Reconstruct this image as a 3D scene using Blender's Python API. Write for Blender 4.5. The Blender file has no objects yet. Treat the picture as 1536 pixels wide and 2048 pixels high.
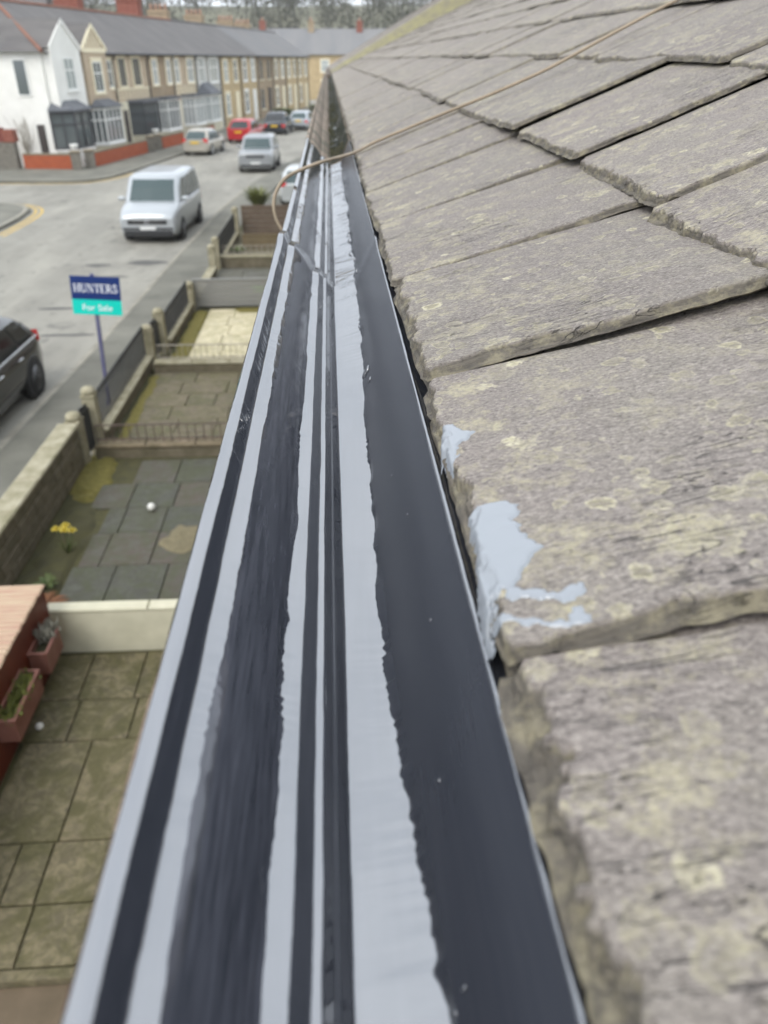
import bpy, bmesh, math, random
from mathutils import Vector, Matrix, noise
R = math.radians
scene = bpy.context.scene
COL = scene.collection
random.seed(7)

# ------------------------------------------------------------------ camera
CAMZ = 5.25                                   # the phone is held a hand above the gutter
cam_d = bpy.data.cameras.new('camera')
cam_d.sensor_fit = 'HORIZONTAL'; cam_d.sensor_width = 36.0; cam_d.lens = 36.07
cam_d.clip_start = 0.02; cam_d.clip_end = 3000
cam_d.dof.use_dof = True; cam_d.dof.focus_distance = 0.74; cam_d.dof.aperture_fstop = 9.0
cam = bpy.data.objects.new('camera', cam_d); COL.objects.link(cam)
cam.location = (0, 0, CAMZ)
cam.rotation_euler = (R(90 - 30.457), 0, R(-3.6215))
scene.camera = cam

# ------------------------------------------------------------------ sky, sun, exposure
SUN_DIR = Vector((-0.50, -0.62, 0.95)).normalized()
world = bpy.data.worlds.new('World'); scene.world = world; world.use_nodes = True
wn = world.node_tree.nodes; wl = world.node_tree.links; wn.clear()
sky = wn.new('ShaderNodeTexSky'); sky.sky_type = 'NISHITA'; sky.sun_disc = False
sky.sun_elevation = math.asin(SUN_DIR.z); sky.sun_rotation = math.atan2(SUN_DIR.x, SUN_DIR.y)
sky.air_density = 1.0; sky.dust_density = 6.0; sky.ozone_density = 1.0
hsv = wn.new('ShaderNodeHueSaturation'); hsv.inputs['Saturation'].default_value = 0.22   # overcast: the cloud takes the blue out
mixw = wn.new('ShaderNodeMix'); mixw.data_type = 'RGBA'; mixw.inputs[0].default_value = 0.72
ctc = wn.new('ShaderNodeTexCoord'); cno = wn.new('ShaderNodeTexNoise'); cno.inputs['Scale'].default_value = 2.6; cno.inputs['Detail'].default_value = 5; cno.inputs['Roughness'].default_value = 0.55
crp = wn.new('ShaderNodeValToRGB'); crp.color_ramp.elements[0].position = 0.30; crp.color_ramp.elements[1].position = 0.72
crp.color_ramp.elements[0].color = (0.735, 0.795, 0.880, 1); crp.color_ramp.elements[1].color = (1.0, 1.05, 1.12, 1)   # broken grey in an even cloud layer
csc = wn.new('ShaderNodeMix'); csc.data_type = 'RGBA'; csc.blend_type = 'MULTIPLY'; csc.inputs[0].default_value = 1.0; csc.inputs[7].default_value = (13.4, 13.6, 13.8, 1)
wl.new(ctc.outputs['Generated'], cno.inputs['Vector']); wl.new(cno.outputs['Fac'], crp.inputs[0]); wl.new(crp.outputs[0], csc.inputs[6]); wl.new(csc.outputs[2], mixw.inputs[7])
bg = wn.new('ShaderNodeBackground'); bg.inputs['Strength'].default_value = 0.10
wo = wn.new('ShaderNodeOutputWorld')
wl.new(sky.outputs[0], hsv.inputs['Color']); wl.new(hsv.outputs[0], mixw.inputs[6])
wl.new(mixw.outputs[2], bg.inputs[0]); wl.new(bg.outputs[0], wo.inputs[0])
sun_d = bpy.data.lights.new('sun', 'SUN'); sun_d.energy = 0.9; sun_d.angle = R(30); sun_d.color = (1.0, 0.96, 0.90)
sun = bpy.data.objects.new('sun', sun_d); COL.objects.link(sun); sun.location = (0, 0, 30)
sun.rotation_euler = SUN_DIR.to_track_quat('Z', 'Y').to_euler()
vs = scene.view_settings
vs.view_transform = 'Standard'; vs.look = 'None'; vs.exposure = 0.72; vs.gamma = 1.0; vs.use_curve_mapping = False
scene.cycles.max_bounces = 6; scene.cycles.caustics_reflective = False; scene.cycles.caustics_refractive = False
scene.cycles.use_denoising = True; scene.cycles.adaptive_threshold = 0.025

# ------------------------------------------------------------------ helpers
def tag(o, label=None, cat=None, group=None, kind=None):
    if label: o['label'] = label
    if cat: o['category'] = cat
    if group: o['group'] = group
    if kind: o['kind'] = kind
    return o
def empty(name, loc=(0, 0, 0), rz=0.0, label=None, cat=None, group=None):
    o = bpy.data.objects.new(name, None); COL.objects.link(o)
    o.location = loc; o.rotation_euler = (0, 0, rz); o.empty_display_size = 0.1
    return tag(o, label, cat, group)
def mesh_obj(name, me, mat=None, parent=None, loc=None):
    o = bpy.data.objects.new(name, me); COL.objects.link(o)
    if mat is not None and len(me.materials) == 0: me.materials.append(mat)
    if parent is not None: o.parent = parent
    if loc is not None: o.location = loc
    return o
def copy_tree(o, parent=None):
    c = o.copy(); COL.objects.link(c)
    if parent is not None: c.parent = parent
    for ch in list(o.children): copy_tree(ch, c)
    return c
class MB:
    """collects shapes into one mesh"""
    def __init__(s): s.v = []; s.f = []; s.m = []; s.smooth = []
    def add(s, vs_, fs, mi=0, sm=False):
        b = len(s.v); s.v += [tuple(p) for p in vs_]
        for f in fs: s.f.append(tuple(i + b for i in f)); s.m.append(mi); s.smooth.append(sm)
        return s
    def box(s, x0, y0, z0, x1, y1, z1, mi=0, bev=0.0):
        if x1 < x0: x0, x1 = x1, x0
        if y1 < y0: y0, y1 = y1, y0
        if z1 < z0: z0, z1 = z1, z0
        if bev <= 0:
            v = [(x, y, z) for z in (z0, z1) for y in (y0, y1) for x in (x0, x1)]
            return s.add(v, [(0, 2, 3, 1), (4, 5, 7, 6), (0, 1, 5, 4), (2, 6, 7, 3), (0, 4, 6, 2), (1, 3, 7, 5)], mi)
        b = min(bev, (x1 - x0) / 2.01, (y1 - y0) / 2.01, (z1 - z0) / 2.01)
        def ring(d, z): return [(x0 + d, y0 + d, z), (x1 - d, y0 + d, z), (x1 - d, y1 - d, z), (x0 + d, y1 - d, z)]
        v = ring(b, z0) + ring(0, z0 + b) + ring(0, z1 - b) + ring(b, z1)
        f = [(3, 2, 1, 0), (12, 13, 14, 15)]
        for k in range(3):
            for i in range(4): f.append((k * 4 + i, k * 4 + (i + 1) % 4, k * 4 + 4 + (i + 1) % 4, k * 4 + 4 + i))
        return s.add(v, f, mi)
    def prism(s, poly, a, b, axis='y', mi=0, cap=True, sm=False):
        """polygon (2-D) swept from a to b; axis y: poly=(x,z); axis x: poly=(y,z); axis z: poly=(x,y)"""
        n = len(poly)
        def pt(p, t): return (p[0], t, p[1]) if axis == 'y' else ((t, p[0], p[1]) if axis == 'x' else (p[0], p[1], t))
        v = [pt(p, a) for p in poly] + [pt(p, b) for p in poly]
        f = [(i, (i + 1) % n, n + (i + 1) % n, n + i) for i in range(n)]
        s.add(v, f, mi, sm)
        if cap: s.add(v, [tuple(range(n - 1, -1, -1)), tuple(range(n, 2 * n))], mi)
        return s
    def tube(s, pts, rad, n=8, mi=0, cap=True, sm=True):
        pts = [Vector(p) for p in pts]; rads = rad if isinstance(rad, (list, tuple)) else [rad] * len(pts)
        rings = []; up = None
        for i, p in enumerate(pts):
            d = (pts[min(i + 1, len(pts) - 1)] - pts[max(i - 1, 0)]).normalized()
            if up is None: up = Vector((0, 0, 1)) if abs(d.z) < 0.9 else Vector((1, 0, 0))
            a = d.cross(up).normalized(); b = a.cross(d).normalized(); up = b
            rings.append([p + (a * math.cos(2 * math.pi * k / n) + b * math.sin(2 * math.pi * k / n)) * rads[i] for k in range(n)])
        v = [q for r in rings for q in r]; f = []
        for i in range(len(pts) - 1):
            for k in range(n): f.append((i * n + k, i * n + (k + 1) % n, (i + 1) * n + (k + 1) % n, (i + 1) * n + k))
        s.add(v, f, mi, sm)
        if cap: s.add(v, [tuple(range(n - 1, -1, -1)), tuple(range((len(pts) - 1) * n, len(pts) * n))], mi)
        return s
    def lathe(s, prof, c=(0, 0, 0), n=16, mi=0, axis='z', sm=True):
        v = []; f = []
        for (r, h) in prof:
            for k in range(n):
                a = 2 * math.pi * k / n; x, y = r * math.cos(a), r * math.sin(a)
                p = (x, y, h) if axis == 'z' else ((h, x, y) if axis == 'x' else (x, h, y))
                v.append((c[0] + p[0], c[1] + p[1], c[2] + p[2]))
        for i in range(len(prof) - 1):
            for k in range(n): f.append((i * n + k, i * n + (k + 1) % n, (i + 1) * n + (k + 1) % n, (i + 1) * n + k))
        f.append(tuple(range(n - 1, -1, -1))); f.append(tuple(range((len(prof) - 1) * n, len(prof) * n)))
        return s.add(v, f, mi, sm)
    def mesh(s, name, mats):
        me = bpy.data.meshes.new(name); me.from_pydata(s.v, [], s.f)
        for m in (mats if isinstance(mats, (list, tuple)) else [mats]): me.materials.append(m)
        me.polygons.foreach_set('material_index', s.m); me.polygons.foreach_set('use_smooth', s.smooth)
        bm = bmesh.new(); bm.from_mesh(me); bmesh.ops.recalc_face_normals(bm, faces=bm.faces); bm.to_mesh(me); bm.free()
        return me
    def build(s, name, mats, parent=None, loc=None):
        return mesh_obj(name, s.mesh(name, mats), None, parent, loc)
def grid_mesh(name, rows, mat, smooth=True, close=False):
    """rows: list of equally long point lists"""
    n = len(rows[0]); v = [tuple(p) for r in rows for p in r]; f = []
    for i in range(len(rows) - 1):
        for k in range(n if close else n - 1): f.append((i * n + k, i * n + (k + 1) % n, (i + 1) * n + (k + 1) % n, (i + 1) * n + k))
    me = bpy.data.meshes.new(name); me.from_pydata(v, [], f)
    if smooth: me.polygons.foreach_set('use_smooth', [True] * len(f))
    if mat: me.materials.append(mat)
    return me
def nz(x, y=0.0, z=0.0): return noise.noise(Vector((x, y, z)))
def sstep(a, b, x):
    t = min(1, max(0, (x - a) / (b - a))) if b != a else float(x > a)
    return t * t * (3 - 2 * t)

# ------------------------------------------------------------------ materials
def srgb(r, g, b):
    return tuple(((c / 255) / 12.92 if c / 255 <= 0.04045 else ((c / 255 + 0.055) / 1.055) ** 2.4) for c in (r, g, b)) + (1.0,)
class NT:
    def __init__(s, name):
        s.m = bpy.data.materials.new(name); s.m.use_nodes = True; s.t = s.m.node_tree; s.n = s.t.nodes; s.l = s.t.links
        s.b = s.n['Principled BSDF']
    def new(s, t, **kw):
        o = s.n.new(t)
        for k, v in kw.items(): setattr(o, k, v)
        return o
    def link(s, a, b): s.l.new(a, b)
    def coords(s, scale=(1, 1, 1), rnd=True, kind='Object', rot=(0, 0, 0)):
        tc = s.new('ShaderNodeTexCoord'); mp = s.new('ShaderNodeMapping'); mp.inputs['Scale'].default_value = scale
        mp.inputs['Rotation'].default_value = rot
        s.link(tc.outputs[kind], mp.inputs['Vector'])
        if rnd:
            oi = s.new('ShaderNodeObjectInfo'); geo = s.new('ShaderNodeNewGeometry')
            ad = s.new('ShaderNodeMath', operation='ADD'); s.link(oi.outputs['Random'], ad.inputs[0]); s.link(geo.outputs['Random Per Island'], ad.inputs[1])
            ml = s.new('ShaderNodeMath', operation='MULTIPLY'); s.link(ad.outputs[0], ml.inputs[0]); ml.inputs[1].default_value = 37.0
            s.link(ml.outputs[0], mp.inputs['Location'])
        return mp.outputs['Vector']
    def noise(s, vec, scale, detail=4, rough=0.55, dist=0.0):
        t = s.new('ShaderNodeTexNoise'); t.inputs['Scale'].default_value = scale; t.inputs['Detail'].default_value = detail
        t.inputs['Roughness'].default_value = rough; t.inputs['Distortion'].default_value = dist
        s.link(vec, t.inputs['Vector']); return t.outputs['Fac']
    def ramp(s, fac, stops, interp='LINEAR'):
        r = s.new('ShaderNodeValToRGB'); cr = r.color_ramp; cr.interpolation = interp
        while len(cr.elements) > 1: cr.elements.remove(cr.elements[-1])
        cr.elements[0].position = stops[0][0]; cr.elements[0].color = stops[0][1] if hasattr(stops[0][1], '__len__') else (stops[0][1],) * 3 + (1,)
        for p, c in stops[1:]:
            e = cr.elements.new(p); e.color = c if hasattr(c, '__len__') else (c, c, c, 1)
        s.link(fac, r.inputs[0]); return r.outputs[0]
    def mix(s, fac, a, b, blend='MIX'):
        m = s.new('ShaderNodeMix', data_type='RGBA', blend_type=blend)
        for i, v in ((0, fac), (6, a), (7, b)):
            if hasattr(v, 'is_output'): s.link(v, m.inputs[i])
            else: m.inputs[i].default_value = v
        return m.outputs[2]
    def math(s, op, a, b=0.0):
        m = s.new('ShaderNodeMath', operation=op)
        for i, v in ((0, a), (1, b)):
            if hasattr(v, 'is_output'): s.link(v, m.inputs[i])
            else: m.inputs[i].default_value = v
        return m.outputs[0]
    def bump(s, h, strength=0.3, dist=0.01):
        b = s.new('ShaderNodeBump'); b.inputs['Strength'].default_value = strength; b.inputs['Distance'].default_value = dist
        s.link(h, b.inputs['Height']); s.link(b.outputs[0], s.b.inputs['Normal']); return b
    def col(s, c):
        if hasattr(c, 'is_output'): s.link(c, s.b.inputs['Base Color'])
        else: s.b.inputs['Base Color'].default_value = c
    def set(s, **kw):
        for k, v in kw.items():
            i = s.b.inputs[k]
            if hasattr(v, 'is_output'): s.link(v, i)
            else: i.default_value = v
        return s
MATS = {}
def plain(name, c, rough=0.6, metal=0.0, var=0.0, scale=6.0, bump=0.0, c2=None, stretch=(1, 1, 1), ior=1.45, coat=0.0, dist=0.005, rnd=True):
    """a painted / plastered / stone surface: two tones mixed by noise, with fine relief"""
    if name in MATS: return MATS[name]
    t = NT(name); t.set(Roughness=rough, Metallic=metal, IOR=ior)
    t.b.inputs['Coat Weight'].default_value = coat; t.b.inputs['Coat Roughness'].default_value = 0.05
    if var > 0 or c2:
        v = t.coords(stretch, rnd)
        n1 = t.noise(v, scale, 5, 0.6)
        if c2 is None: c2 = tuple(x * (1 - var) for x in c[:3]) + (1,)
        t.col(t.mix(t.ramp(n1, [(0.32, 0.0), (0.68, 1.0)]), c, c2))
        if bump > 0: t.bump(t.noise(v, scale * 6, 4, 0.6), bump, dist)
    else: t.col(c)
    MATS[name] = t.m; return t.m
# ------------------------------------------------------------------ own house: slate roof and gutter
EAVE_X, EAVE_D = 0.073, 0.235
def tan1(Y): return 0.455 - 0.30 * math.exp(-max(Y, 0.0) / 1.1)
def roof_z(X, Y):
    d = X - EAVE_X
    return CAMZ - EAVE_D + tan1(Y) * min(d, 0.285) + 0.44 * max(d - 0.285, 0.0)

def slate_material():
    t = NT('slate')
    v = t.coords((1, 1, 1)); loc = t.coords((1, 1, 1), False); oi = t.new('ShaderNodeObjectInfo'); geo = t.new('ShaderNodeNewGeometry')
    rnd = t.math('FRACT', t.math('ADD', oi.outputs['Random'], geo.outputs['Random Per Island']))
    base = t.ramp(rnd, [(0.0, (0.150, 0.126, 0.110, 1)), (0.25, (0.202, 0.172, 0.148, 1)), (0.5, (0.162, 0.142, 0.118, 1)), (0.75, (0.188, 0.158, 0.138, 1)), (1.0, (0.220, 0.190, 0.164, 1))])
    streak = t.noise(t.coords((9, 20, 20)), 4.0, 5, 0.74, 1.3)
    c = t.mix(t.ramp(streak, [(0.28, 0.0), (0.75, 1.0)]), t.mix(0.36, base, (0.090, 0.076, 0.072, 1)), t.mix(0.40, base, (0.33, 0.290, 0.262, 1)))
    big = t.noise(v, 9.0, 4, 0.6)
    c = t.mix(t.ramp(big, [(0.44, 0.0), (0.70, 0.42)]), c, (0.225, 0.206, 0.162, 1))                 # olive film of algae
    grain = t.noise(t.coords((0.7, 1.2, 1.2)), 400.0, 3, 0.78)
    c = t.mix(t.ramp(grain, [(0.35, 0.72), (0.49, 0.0)]), c, (0.060, 0.050, 0.046, 1))
    c = t.mix(t.ramp(grain, [(0.54, 0.0), (0.67, 0.62)]), c, (0.42, 0.378, 0.335, 1))
    gr = t.ramp(t.noise(v, 230.0, 4, 0.8), [(0.36, 0.05), (0.56, 1.0)])
    wob = t.new('ShaderNodeTexNoise'); wob.inputs['Scale'].default_value = 55.0; wob.inputs['Detail'].default_value = 3; wob.inputs['Roughness'].default_value = 0.7; t.link(v, wob.inputs['Vector'])
    def lichen(c, scale, thr, ring, rim, core, amt, wb):
        vec = t.new('ShaderNodeVectorMath', operation='MULTIPLY_ADD'); t.link(wob.outputs['Color'], vec.inputs[0]); vec.inputs[1].default_value = (wb,) * 3; t.link(v, vec.inputs[2])
        vo = t.new('ShaderNodeTexVoronoi'); vo.inputs['Scale'].default_value = scale; t.link(vec.outputs[0], vo.inputs['Vector'])
        sep = t.new('ShaderNodeSeparateColor'); t.link(vo.outputs['Color'], sep.inputs[0])
        dd = t.math('SUBTRACT', t.math('MULTIPLY', t.math('SUBTRACT', sep.outputs[0], thr), ring), vo.outputs['Distance'])
        m = t.ramp(dd, [(0.0, 0.0), (0.07, 1.0), (0.17, 0.85), (0.27, 0.35), (0.42, 0.7)])
        colr = t.mix(t.ramp(dd, [(0.05, 0.0), (0.16, 1.0)]), rim, core)
        fade = t.math('MULTIPLY', t.math('MULTIPLY', m, gr), t.math('MULTIPLY', t.ramp(sep.outputs[1], [(0.0, 0.35), (0.9, 1.0)]), amt))
        return t.mix(fade, c, colr)
    c = lichen(c, 20.0, 0.52, 0.90, (0.46, 0.42, 0.30, 1), (0.27, 0.245, 0.15, 1), 0.85, 0.045)
    c = lichen(c, 58.0, 0.36, 0.92, (0.44, 0.40, 0.285, 1), (0.26, 0.235, 0.145, 1), 0.9, 0.022)
    c = lichen(c, 33.0, 0.60, 0.95, (0.52, 0.475, 0.335, 1), (0.25, 0.225, 0.135, 1), 1.25, 0.018)
    sepx = t.new('ShaderNodeSeparateXYZ'); t.link(loc, sepx.inputs[0])
    tail = t.ramp(sepx.outputs[0], [(0.0, 1.0), (0.07, 0.8), (0.2, 0.35), (0.4, 0.35)])            # ochre crust gathers at the wet tail of a slate
    och = t.ramp(t.noise(v, 24.0, 5, 0.75), [(0.50, 0.0), (0.64, 0.8)])
    c = t.mix(t.math('MULTIPLY', t.math('MULTIPLY', och, gr), tail), c, (0.40, 0.36, 0.235, 1))
    crack = t.noise(t.coords((2.4, 15, 15)), 4.0, 3, 0.6, 1.2)
    ck = t.ramp(crack, [(0.488, 0.0), (0.5, 0.8), (0.512, 0.0)])
    ckm = t.math('MULTIPLY', ck, t.ramp(t.noise(v, 6.0, 2, 0.5), [(0.56, 0.0), (0.66, 1.0)]))
    c = t.mix(ckm, c, (0.05, 0.045, 0.042, 1))
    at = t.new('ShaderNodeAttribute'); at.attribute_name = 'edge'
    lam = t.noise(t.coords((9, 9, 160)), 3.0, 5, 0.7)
    ec = t.mix(t.ramp(lam, [(0.3, 0.0), (0.7, 1.0)]), (0.036, 0.031, 0.025, 1), (0.140, 0.120, 0.092, 1))      # weathered split edge, dirt in the laminae, some edge shading painted in
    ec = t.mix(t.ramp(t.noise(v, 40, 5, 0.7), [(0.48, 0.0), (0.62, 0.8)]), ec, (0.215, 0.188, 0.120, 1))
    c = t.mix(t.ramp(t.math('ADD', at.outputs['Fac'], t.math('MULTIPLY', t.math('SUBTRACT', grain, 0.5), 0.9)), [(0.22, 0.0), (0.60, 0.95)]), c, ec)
    t.col(c); t.set(Roughness=0.8)
    h = t.math('ADD', t.math('ADD', t.math('MULTIPLY', grain, 0.45), t.math('MULTIPLY', streak, 0.9)), t.math('MULTIPLY', ckm, -1.6))
    t.bump(h, 1.0, 0.0028)
    return t.m
M_SLATE = slate_material()
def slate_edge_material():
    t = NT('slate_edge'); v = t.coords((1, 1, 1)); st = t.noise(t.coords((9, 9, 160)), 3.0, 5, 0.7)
    c = t.mix(t.ramp(st, [(0.3, 0.0), (0.7, 1.0)]), (0.052, 0.046, 0.038, 1), (0.150, 0.132, 0.105, 1))      # weathered split edge: dirt in the laminae plus shading put into the colour
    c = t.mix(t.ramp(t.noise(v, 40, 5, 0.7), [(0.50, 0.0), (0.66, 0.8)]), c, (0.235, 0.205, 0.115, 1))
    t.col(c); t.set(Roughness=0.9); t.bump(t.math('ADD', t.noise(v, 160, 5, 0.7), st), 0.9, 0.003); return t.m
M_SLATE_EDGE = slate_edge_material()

def paint_material(name, rough, ior, bump):
    t = NT(name)
    v = t.coords((1, 1, 1), False)
    st = t.noise(t.coords((30, 1.6, 30), False), 9.0, 4, 0.6)
    hi = (0.050, 0.053, 0.064, 1) if name != 'slope_paint_dim' else (0.080, 0.082, 0.098, 1)
    lo = (0.030, 0.033, 0.041, 1)
    if name == 'wall_paint_dim': lo, hi = (0.026, 0.029, 0.038, 1), (0.031, 0.034, 0.043, 1)
    t.col(t.mix(t.ramp(st, [(0.35, 0.0), (0.7, 1.0)]), lo, hi))
    t.set(Roughness=rough, IOR=ior)
    h = t.math('ADD', t.noise(t.coords((46, 3.0, 46), False), 4.0, 3, 0.55), t.math('MULTIPLY', t.noise(v, 300.0, 2, 0.5), 0.02))
    t.bump(h, bump, 0.0012)
    return t.m
M_PAINT = paint_material('gloss_paint', 0.025, 3.35, 0.05)
M_PAINT_SLOPE_DIM = paint_material('slope_paint_dim', 0.11, 1.65, 0.06)  # moulded slope: same paint, reflection cut so the face stays dark
M_PAINT_WALL_DIM = paint_material('wall_paint_dim', 0.25, 1.36, 0.015)      # steep faces: same paint, made darker and duller in place of dark reflections
HOUSE = empty('terraced_house', (0.3, 9.0, 0), 0, 'house with the grey slate roof and freshly coated glossy dark gutter in the foreground', 'house')
def house_child(o):
    o.parent = HOUSE; o.matrix_parent_inverse = Matrix.Translation(HOUSE.location).inverted(); return o

# --- profile of the trough: (x, depth below the lens, wobble)
PROF = [(-0.0890, 0.2480, .0006, .001), (-0.0868, 0.2444, .0010, .001), (-0.0790, 0.2453, .0007, .0012), (-0.0735, 0.2615, .0007, .0018), (-0.0636, 0.2650, .0030, .0010),
        (-0.0600, 0.2692, .0003, .002), (-0.0500, 0.2815, .0001, .006), (-0.0398, 0.2990, .0003, .002), (-0.0362, 0.3046, .0030, .0010), (-0.0259, 0.3078, .0008, .0016), (-0.0185, 0.3160, .0007, .0014), (-0.0134, 0.3172, .0008, .0012),
        (-0.0090, 0.3265, .0003, .001), (-0.0068, 0.3275, .0004, .0008), (-0.0012, 0.3372, .0005, .0018), (0.0250, 0.3388, .0060, .0014), (0.0296, 0.3322, .0003, .003), (0.0400, 0.3115, .0001, .010), (0.0668, 0.2532, .0003, .0008),
        (0.0673, 0.2515, .0003, .0006), (0.0694, 0.2513, .0005, .0006), (0.0702, 0.2545, .0003, .0008), (0.0800, 0.2580, .0004, .001), (0.110, 0.2600, 0, .001)]
def gutter_section(name, y0, y1, step, mat, seed, dx=0.0, dd=0.0, wob=1.0, lumps=(), flat=0.0):
    """one length of trough: inner moulded face, then the outside, swept along y"""
    under = [(0.110, 0.352), (-0.020, 0.352), (-0.052, 0.338), (-0.066, 0.300), (-0.080, 0.272), (-0.0885, 0.262)]
    ny = max(2, int((y1 - y0) / step)); rows = []
    for iy in range(ny + 1):
        y = y0 + (y1 - y0) * iy / ny
        P = []
        lump = sum(a * math.exp(-((y - c) / w) ** 2) for c, w, a in lumps)
        for k, (x, d, wb, cut) in enumerate(PROF):
            am = 0.25 + 1.9 * max(0.0, nz(k * 1.9 + seed, y * 4.5)) + 0.9 * max(0.0, nz(k * 7.9 + seed, y * 17))
            w1 = (nz(k * 3.1 + seed, y * 7) * 0.9 + 0.5 * nz(k * 5.7 + seed, y * 26) + am * (0.34 * nz(k * 2.3 + seed, y * 71) + 0.24 * nz(k * 6.3 + seed, y * 133) + 0.34 * nz(k * 4.9 + seed, y * 260))) * wb * wob
            rise = 0.0
            if k in (15, 16, 14):
                far_ = 0.010 * sstep(0.62, 1.15, y) + 0.0035 * max(0.0, nz(seed + 2.2, y * 6.0)) * sstep(0.5, 1.0, y)
                if k == 15: w1 = min(w1, 0.0035) + 0.0045 * max(0.0, nz(seed + 9.1, y * 14)) + 0.0085 * sstep(0.40, 0.14, y) + far_; rise = far_ * 1.7 + 0.012 * sstep(0.40, 0.14, y)
                elif k == 16: w1 = w1 + far_ + 0.0075 * sstep(0.40, 0.14, y); rise = (far_ + 0.0075 * sstep(0.40, 0.14, y)) * 2.1
                else: rise = far_ * 0.25
            d = d - rise
            P.append((x + dx + w1, d + dd + 0.12 * w1 - lump * (1 if k not in (14, 15) else 0.35), cut))
        if flat: P = [(x, d if 0 < k < len(P) - 1 else d, c) for k, (x, d, c) in enumerate(P)]
        row = []
        for k, (x, d, cut) in enumerate(P):
            if k == 0 or k == len(P) - 1: row.append((x, d)); continue
            a, b = P[k - 1], P[k + 1]
            la = math.hypot(a[0] - x, a[1] - d); lb = math.hypot(b[0] - x, b[1] - d)
            ca = min(cut, la * 0.48); cb = min(cut, lb * 0.48)
            pa = (x + (a[0] - x) * ca / la, d + (a[1] - d) * ca / la); pb = (x + (b[0] - x) * cb / lb, d + (b[1] - d) * cb / lb)
            for t in (0.0, 0.25, 0.5, 0.75, 1.0):
                row.append(((1 - t) ** 2 * pa[0] + 2 * t * (1 - t) * x + t * t * pb[0], (1 - t) ** 2 * pa[1] + 2 * t * (1 - t) * d + t * t * pb[1]))
        row = [(x, y, CAMZ - d + wob * 0.00010 * nz(x * 50, y * 10, seed)) for x, d in row]
        row += [(x + dx, y, CAMZ - d) for x, d in under]
        rows.append(row)
    me = grid_mesh(name, rows, mat, True, True)
    bm = bmesh.new(); bm.from_mesh(me)
    bm.verts.ensure_lookup_table(); n = len(rows[0])
    bm.faces.new([bm.verts[k] for k in range(n)][::-1]); bm.faces.new([bm.verts[(len(rows) - 1) * n + k] for k in range(n)])
    bmesh.ops.recalc_face_normals(bm, faces=bm.faces); bm.to_mesh(me); bm.free()
    if mat is M_PAINT:
        me.materials.append(M_PAINT_SLOPE_DIM); me.materials.append(M_PAINT_WALL_DIM)
        for p in me.polygons:
            k = p.index % n
            if p.index < n * ny and abs(p.normal.x) > 0.55:
                if 19 <= k <= 37: p.material_index = 1
                elif 74 <= k <= 87: p.material_index = 2
    o = mesh_obj(name, me); house_child(o); return o
g1 = gutter_section('gutter', -0.35, 1.335, 0.0022, M_PAINT, 1.0, lumps=((1.29, 0.035, 0.0045),))
g1['label'] = 'nearest gutter length, glossy dark grey with sky reflections'
g2 = gutter_section('gutter', 1.30, 3.15, 0.004, M_PAINT, 7.0, dx=0.0015, dd=0.0045, wob=1.25, lumps=((1.33, 0.03, 0.003),))
g2['label'] = 'second gutter length beyond the joint, glossy dark grey'

def old_iron():
    t = NT('old_trough'); v = t.coords((1, 1, 1), False)
    c = t.mix(t.ramp(t.noise(v, 14, 5, 0.7), [(0.35, 0.0), (0.65, 1.0)]), (0.150, 0.110, 0.080, 1), (0.30, 0.235, 0.170, 1))
    c = t.mix(t.ramp(t.noise(v, 5.0, 4, 0.7), [(0.48, 0.0), (0.62, 0.9)]), c, (0.060, 0.060, 0.030, 1)); t.col(c); t.set(Roughness=0.75); t.bump(t.noise(v, 60, 4, 0.7), 0.4, 0.003); return t.m
def wet_moss():
    t = NT('wet_moss'); v = t.coords((1, 1, 1), False)
    n_ = t.noise(v, 30, 5, 0.7); c = t.mix(t.ramp(n_, [(0.4, 0.0), (0.65, 1.0)]), (0.007, 0.008, 0.006, 1), (0.028, 0.031, 0.010, 1))
    t.col(c); t.set(Roughness=t.ramp(t.noise(v, 9, 3, 0.6), [(0.54, 0.9), (0.62, 0.10)])); t.bump(n_, 0.8, 0.012); t.b.inputs['Specular IOR Level'].default_value = 0.22; return t.m
M_OLD = old_iron(); M_WET = wet_moss()
g3 = gutter_section('gutter', 3.16, 18.4, 0.03, M_OLD, 3.0, dd=0.004, wob=1.6)
g3['label'] = 'old uncoated brown gutter length with dark mossy channel, far end'
g3.data.materials.append(M_WET); n_ = (len(PROF) - 2) * 5 + 2 + 6
for p in g3.data.polygons:
    k = p.index % n_
    if 66 <= k <= 92: p.material_index = 1
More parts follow.
